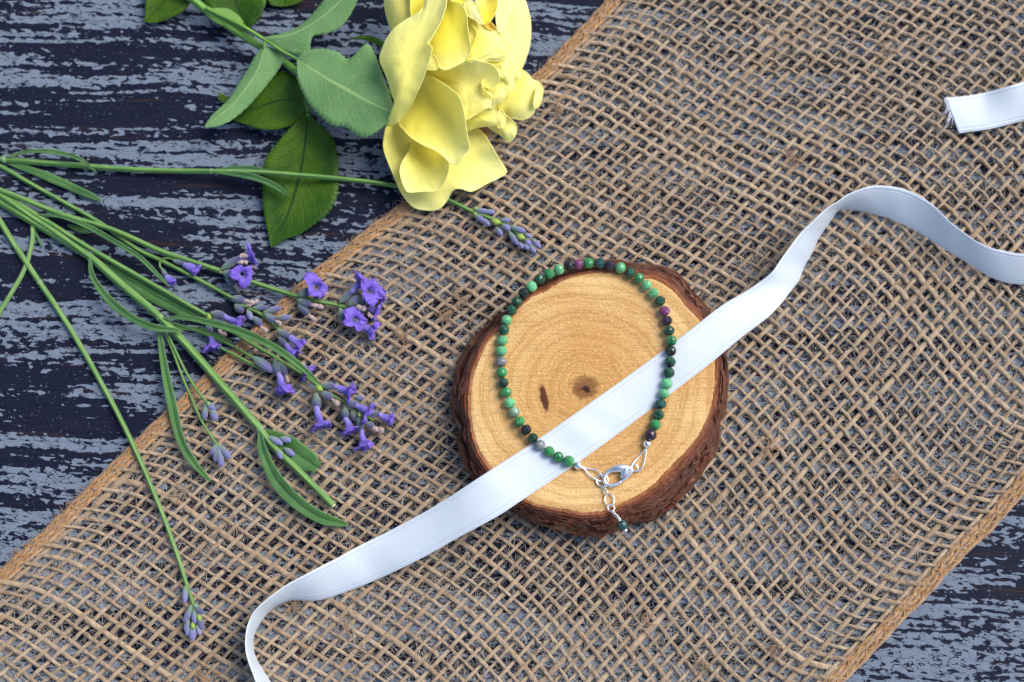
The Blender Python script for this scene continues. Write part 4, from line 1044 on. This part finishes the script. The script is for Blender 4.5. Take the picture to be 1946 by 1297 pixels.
# sprig with the upper open flower heads
s2 = sprig((304, 478), 'lavender sprig with three whorls of open violet flowers, its tip on the burlap')
lstem(s2, [(-30,352),(0,362),(62,386),(123,410),(193,430),(240,448),(304,477),(360,496),(418,515),(479,536),(540,556),(565,564),(591,571),(640,580),(664,588)], 10, 1.0, [2.6,2.6,2.6,2.5,2.4,2.2,2.,2.,2.,2.,1.8,1.6,1.6,1.8,1.8], 100, taper=.75)
flower(s2, (420,513), (455,490), (486,482), 15, 3.2, .6, 2.2, spread=1.2)
flower(s2, (423,519), (446,521), None, 14, 3.6, .6, 1.9, face=(462,522))
calyx(s2, (428,528), (448,541), 13, 2.0, -.2); withered(s2, (447,541), (454,555), 1.6)
withered(s2, (452,500), (470,497), 4.4); withered(s2, (455,488), (477,484), 4.6, .8); withered(s2, (470,512), (486,504), 2.8)
flower(s2, (567,563), (590,550), None, 15, 2.6, .8, 2.1, face=(603,545))
calyx(s2, (565,570), (592,580), 14, 2.6); withered(s2, (590,579), (615,587), 2.4)
calyx(s2, (566,575), (586,598), 14, 1.8); withered(s2, (587,599), (598,611), 1.8)
flower(s2, (645,576), (670,553), (697,528), 13, 3.0, .8, 2.3, spread=1.25)
flower(s2, (661,582), (683,563), None, 14, 3.6, .8, 2.4, face=(703,553))
flower(s2, (680,578), (700,572), (732,556), 11, 3.0, .2, 1.9, spread=.8)
flower(s2, (646,586), (655,612), None, 14, 2.4, .3, 2.2, face=(677,608))
flower(s2, (664,600), (686,620), (716,634), 12, 2.0, .1, 2.4, spread=.9)
flower(s2, (668,588), (700,586), (722,592), 12, 1.8, -.1, 2.1, spread=1.3)
withered(s2, (678,582), (696,587), 4.2, .9); withered(s2, (694,573), (706,576), 3.6, .7); withered(s2, (700,595), (708,606), 3.0, .6)
bract(s2, (419,516), 4.5, 3.0, (.3, 1), (.35, .36, .12))

# thin sprig with closed grey-violet calyces
s3 = sprig((259, 474), 'thin lavender sprig with mostly closed grey-violet buds and two drooping flowers')
lstem(s3, [(-30,300),(0,316),(50,345),(107,377),(188,423),(259,473),(304,495),(370,528),(436,564),(466,583),(496,598),(522,618),(548,650)], 8, .9, [.9,.9,.9,.9,1.0,1.1,1.1,1.2,1.3,1.4,1.4,1.3,1.0], 100, taper=.8)
blade(s3, [(70,408),(120,413),(170,433),(215,458),(262,487),(295,518),(322,546)], 8.5, zl=[2.4,3.2,3.4,3.4,3.4,3,2.4], seed=6)
lstem(s3, [(304,494),(318,491),(335,495)], 3.5, 1.6, None, 14, 'pedicel'); flower(s3, (328,495), (352,502), (384,520), 10, 1.7, .2, 1.6, tl=2.8, spread=.6)
lstem(s3, [(304,495),(304,506),(310,516)], 3.5, 1.4, None, 14, 'pedicel'); flower(s3, (307,510), (318,530), (331,544), 9, 1.4, 0, 1.1, tl=1.2, spread=.5)
calyx(s3, (440,566), (465,572), 15, 2.4); withered(s3, (464,573), (485,577), 2.5); withered(s3, (468,582), (492,572), 2.6, .5)
calyx(s3, (446,578), (462,594), 15, 1.6)
calyx(s3, (479,586), (508,585), 11, 2.0, 0, .1, 'bud'); calyx(s3, (500,595), (535,584), 12, 2.6, .4, .35, 'bud'); calyx(s3, (503,597), (526,613), 14, 2.4, 0, .1); calyx(s3, (525,604), (553,604), 12, 2.2, .3, .4, 'bud')
calyx(s3, (470,589), (478,608), 11, 2.6, .6, .7, 'bud'); calyx(s3, (480,602), (498,620), 13, 2.0, 0, .1); withered(s3, (496,620), (506,631), 2.0, .65); withered(s3, (524,612), (536,616), 2.6, .7)
flower(s3, (527,628), (552,641), (577,660), 14, 2.6, .2, 1.7, tl=2.6, spread=.6)
flower(s3, (529,636), (543,656), (562,678), 13, 1.8, 0, 1.9, tl=2.4, spread=.6)
flower(s3, (556,684), (572,696), (592,712), 11, 1.6, .2, 2.1, spread=1.1); withered(s3, (566,690), (580,694), 2.6, .6)

# sprig with drooping open flowers along its whole head
s5 = sprig((259, 523), 'lavender sprig with drooping violet flowers in four whorls, crossed by a long leaf')
lstem(s5, [(-30,352),(0,369),(32,386),(92,423),(172,473),(259,523),(330,564),(392,599),(430,622),(470,648),(520,678),(570,708),(603,732),(640,757),(660,768),(690,787),(710,800)], 9, 1.0, [2.,2.,2.,2.,2.,1.9,1.8,1.8,1.6,1.5,1.4,1.4,1.5,1.5,1.5,1.4,1.3], 110, taper=.62)
flower(s5, (400,595), (428,601), (462,619), 15, 3.0, .3, 2.4, tl=3.2, spread=.9)
calyx(s5, (402,603), (424,618), 13, 2.2)
flower(s5, (394,612), (400,636), (408,672), 13, 1.6, -.1, 2.4, tl=2.6, spread=.8)
withered(s5, (414,628), (432,637), 1.5, .7); bract(s5, (397,602), 6.5, 3.4, (.3, 1))
flower(s5, (522,682), (529,713), (540,746), 14, 2.6, .1, 2.6, tl=3.0, spread=.8)
calyx(s5, (530,688), (545,716), 13, 2.0); withered(s5, (542,714), (549,727), 2.2, .6)
flower(s5, (609,732), (638,736), (667,745), 14, 2.8, .3, 2.3, tl=3.2, spread=1.0)
calyx(s5, (610,745), (631,758), 15, 2.4); withered(s5, (630,758), (645,772), 2.4, .85)
flower(s5, (600,747), (603,778), (609,806), 15, 2.6, 0, 2.3, tl=3.4, spread=1.05)
flower(s5, (658,764), (679,771), (704,786), 14, 2.8, .4, 2.4, tl=2.6, spread=1.1)
flower(s5, (655,774), (657,796), (667,823), 13, 2.4, .1, 2.3, tl=2.4, spread=.9)
flower(s5, (681,792), (687,822), (695,850), 12, 2.2, 0, 2.4, tl=2.4, spread=.8)
flower(s5, (700,784), (724,789), (745,798), 11, 2.2, .2, 1.6, tl=2.2, spread=.7)
calyx(s5, (668,780), (676,802), 12, 1.4); calyx(s5, (672,756), (692,757), 11, 2.0, .2, .3, 'bud'); calyx(s5, (694,804), (712,812), 12, 1.6); withered(s5, (710,812), (728,822), 1.8, .9)
bract(s5, (606,738), 8, 3.6, (.8, .6)); bract(s5, (683,789), 5, 3.2, (.2, 1), (.24, .36, .06))

# stout cut stem with nodes, long leaves and side buds
s4 = sprig((300, 602), 'stout pale-noded lavender stem with long leaves, cut end resting on the burlap')
lstem(s4, [(-40,362),(0,384),(53,416),(110,450),(172,490),(235,545),(302,602),(360,662),(430,742),(494,815)], 13, 1.0, [1.4,1.4,1.4,1.5,1.6,2.,2.4,2.,1.6,1.6], 90)
lstem(s4, [(494,815),(520,850),(570,898),(610,938),(633,961)], 10.5, 1.6, None, 40, taper=1.1)
tube('cut_tip', Pz([(630,958,3.2),(634,963,3.2)]), [.75, .7], mat_simple('dry_cut', (.55, .50, .36), rough=.9), s4, sides=8)
lstem(s4, [(-40,352),(0,372),(60,412),(120,452),(172,490)], 9, 2.4, None, 40, 'side_shoot')
node(s4, 172, 490, 15, 1.7); node(s4, 304, 604, 17, 2.4); node(s4, 494, 815, 16, 1.7)
blade(s4, [(190,498),(240,530),(300,566),(350,592),(394,614)], 24, lift=.6, seed=9, fold=-.3)
blade(s4, [(170,492),(176,525),(200,562),(240,598),(290,622),(348,630)], 13, zl=[2.5,3.6,4.4,4.6,4.6,4.2], seed=10)
blade(s4, [(308,606),(350,604),(400,614),(460,632),(520,660),(565,692),(608,730)], 13, zl=[3,4.6,5.6,6.2,6.2,5.6,4.0], seed=11)
blade(s4, [(306,612),(340,622),(390,630),(440,650)], 7, lift=2.0, seed=12)
blade(s4, [(302,616),(308,670),(324,755),(345,840),(372,885),(401,916)], 15, zl=[2.4,2.6,2.6,1.8,1.2,1.], seed=13)
blade(s4, [(494,818),(500,858),(525,912),(566,956),(612,985),(662,998)], 22, zl=[2,2.8,2.6,2.,1.4,1.1], seed=14, fold=.6)
blade(s4, [(500,822),(535,845),(572,868),(604,890)], 40, lift=.8, seed=15, fold=.2, tipw=.5)
lstem(s4, [(308,614),(330,660),(352,705),(376,745),(394,766)], 4.5, 1.8, None, 30, 'pedicel')
lstem(s4, [(306,616),(325,660),(350,725),(383,800),(413,846)], 4.5, 1.5, None, 34, 'pedicel')
lstem(s4, [(308,608),(370,628),(430,652),(484,682)], 5, 2.0, None, 34, 'pedicel')
lstem(s4, [(400,652),(440,672),(500,704)], 5, 1.1, None, 24, 'pedicel')
calyx(s4, (480,678), (520,707), 17, 2.2, 0, .35, 'bud')
for b, t, w, br in (((392,763),(408,781),11,.5),((391,772),(388,798),11,.3),((402,778),(410,799),13,.5)): calyx(s4, b, t, w, 1.8, .2, br, 'bud')
bract(s4, (396,768), 5, 2.8, (.5, 1), (.20, .36, .07))
for b, t, w, br in (((412,845),(400,864),10,.3),((412,847),(409,878),10,.3),((414,850),(422,889),13,.5),((416,846),(438,872),12,.5),((414,845),(418,866),9,.6)): calyx(s4, b, t, w, 1.8, .2, br, 'bud')
for b, t, w, br in (((509,830),(537,845),12,.75),((531,833),(553,838),11,.7),((526,854),(536,873),10,.7),((540,852),(559,866),11,.7)): calyx(s4, b, t, w, 1.9, .2, br, 'bud')

# single long thin sprig
s6 = sprig((200, 740), 'long thin lavender stem ending in one small green-violet bud cluster')
lstem(s6, [(-40,360),(0,422),(30,470),(75,537),(130,620),(200,742),(250,840),(300,955),(335,1050),(356,1116),(367,1150),(367,1190)], 10.5, 1.0, [.9,.9,.9,1.,1.,1.1,1.2,1.1,1.,1.,1.2,1.2], 100, taper=.6)
node(s6, 76, 538, 12, 1.0)
for b, t, w, br in (((352,1114),(351,1146),10,.8),((367,1148),(386,1167),11,.1),((364,1150),(351,1184),11,.4),((369,1158),(370,1186),10,.7),((378,1162),(383,1198),10,.2),((359,1178),(352,1200),9,.6),((366,1184),(366,1218),13,.7),((360,1188),(355,1208),8,.9),((374,1188),(381,1208),8,.9)): calyx(s6, b, t, w, 1.6, .1, br, 'bud')
bract(s6, (366,1190), 6, 3.0, (.1, 1)); bract(s6, (378,1175), 7, 2.6, (.2, 1)); bract(s6, (372,1152), 5, 2.4, (.7, 1), (.22, .38, .12))
# short loose stem
s7 = sprig((40, 520), 'short bare lavender stalk half hidden beneath the other stems')
lstem(s7, [(62,430),(60,465),(45,515),(20,560),(0,592),(-20,630)], 8.5, .7, None, 40)
blade(s7, [(60,432),(72,452),(80,470)], 4, lift=.7, seed=20)
blade(s7, [(128,428),(148,436),(169,443)], 9, lift=.7, seed=21, fold=.1)
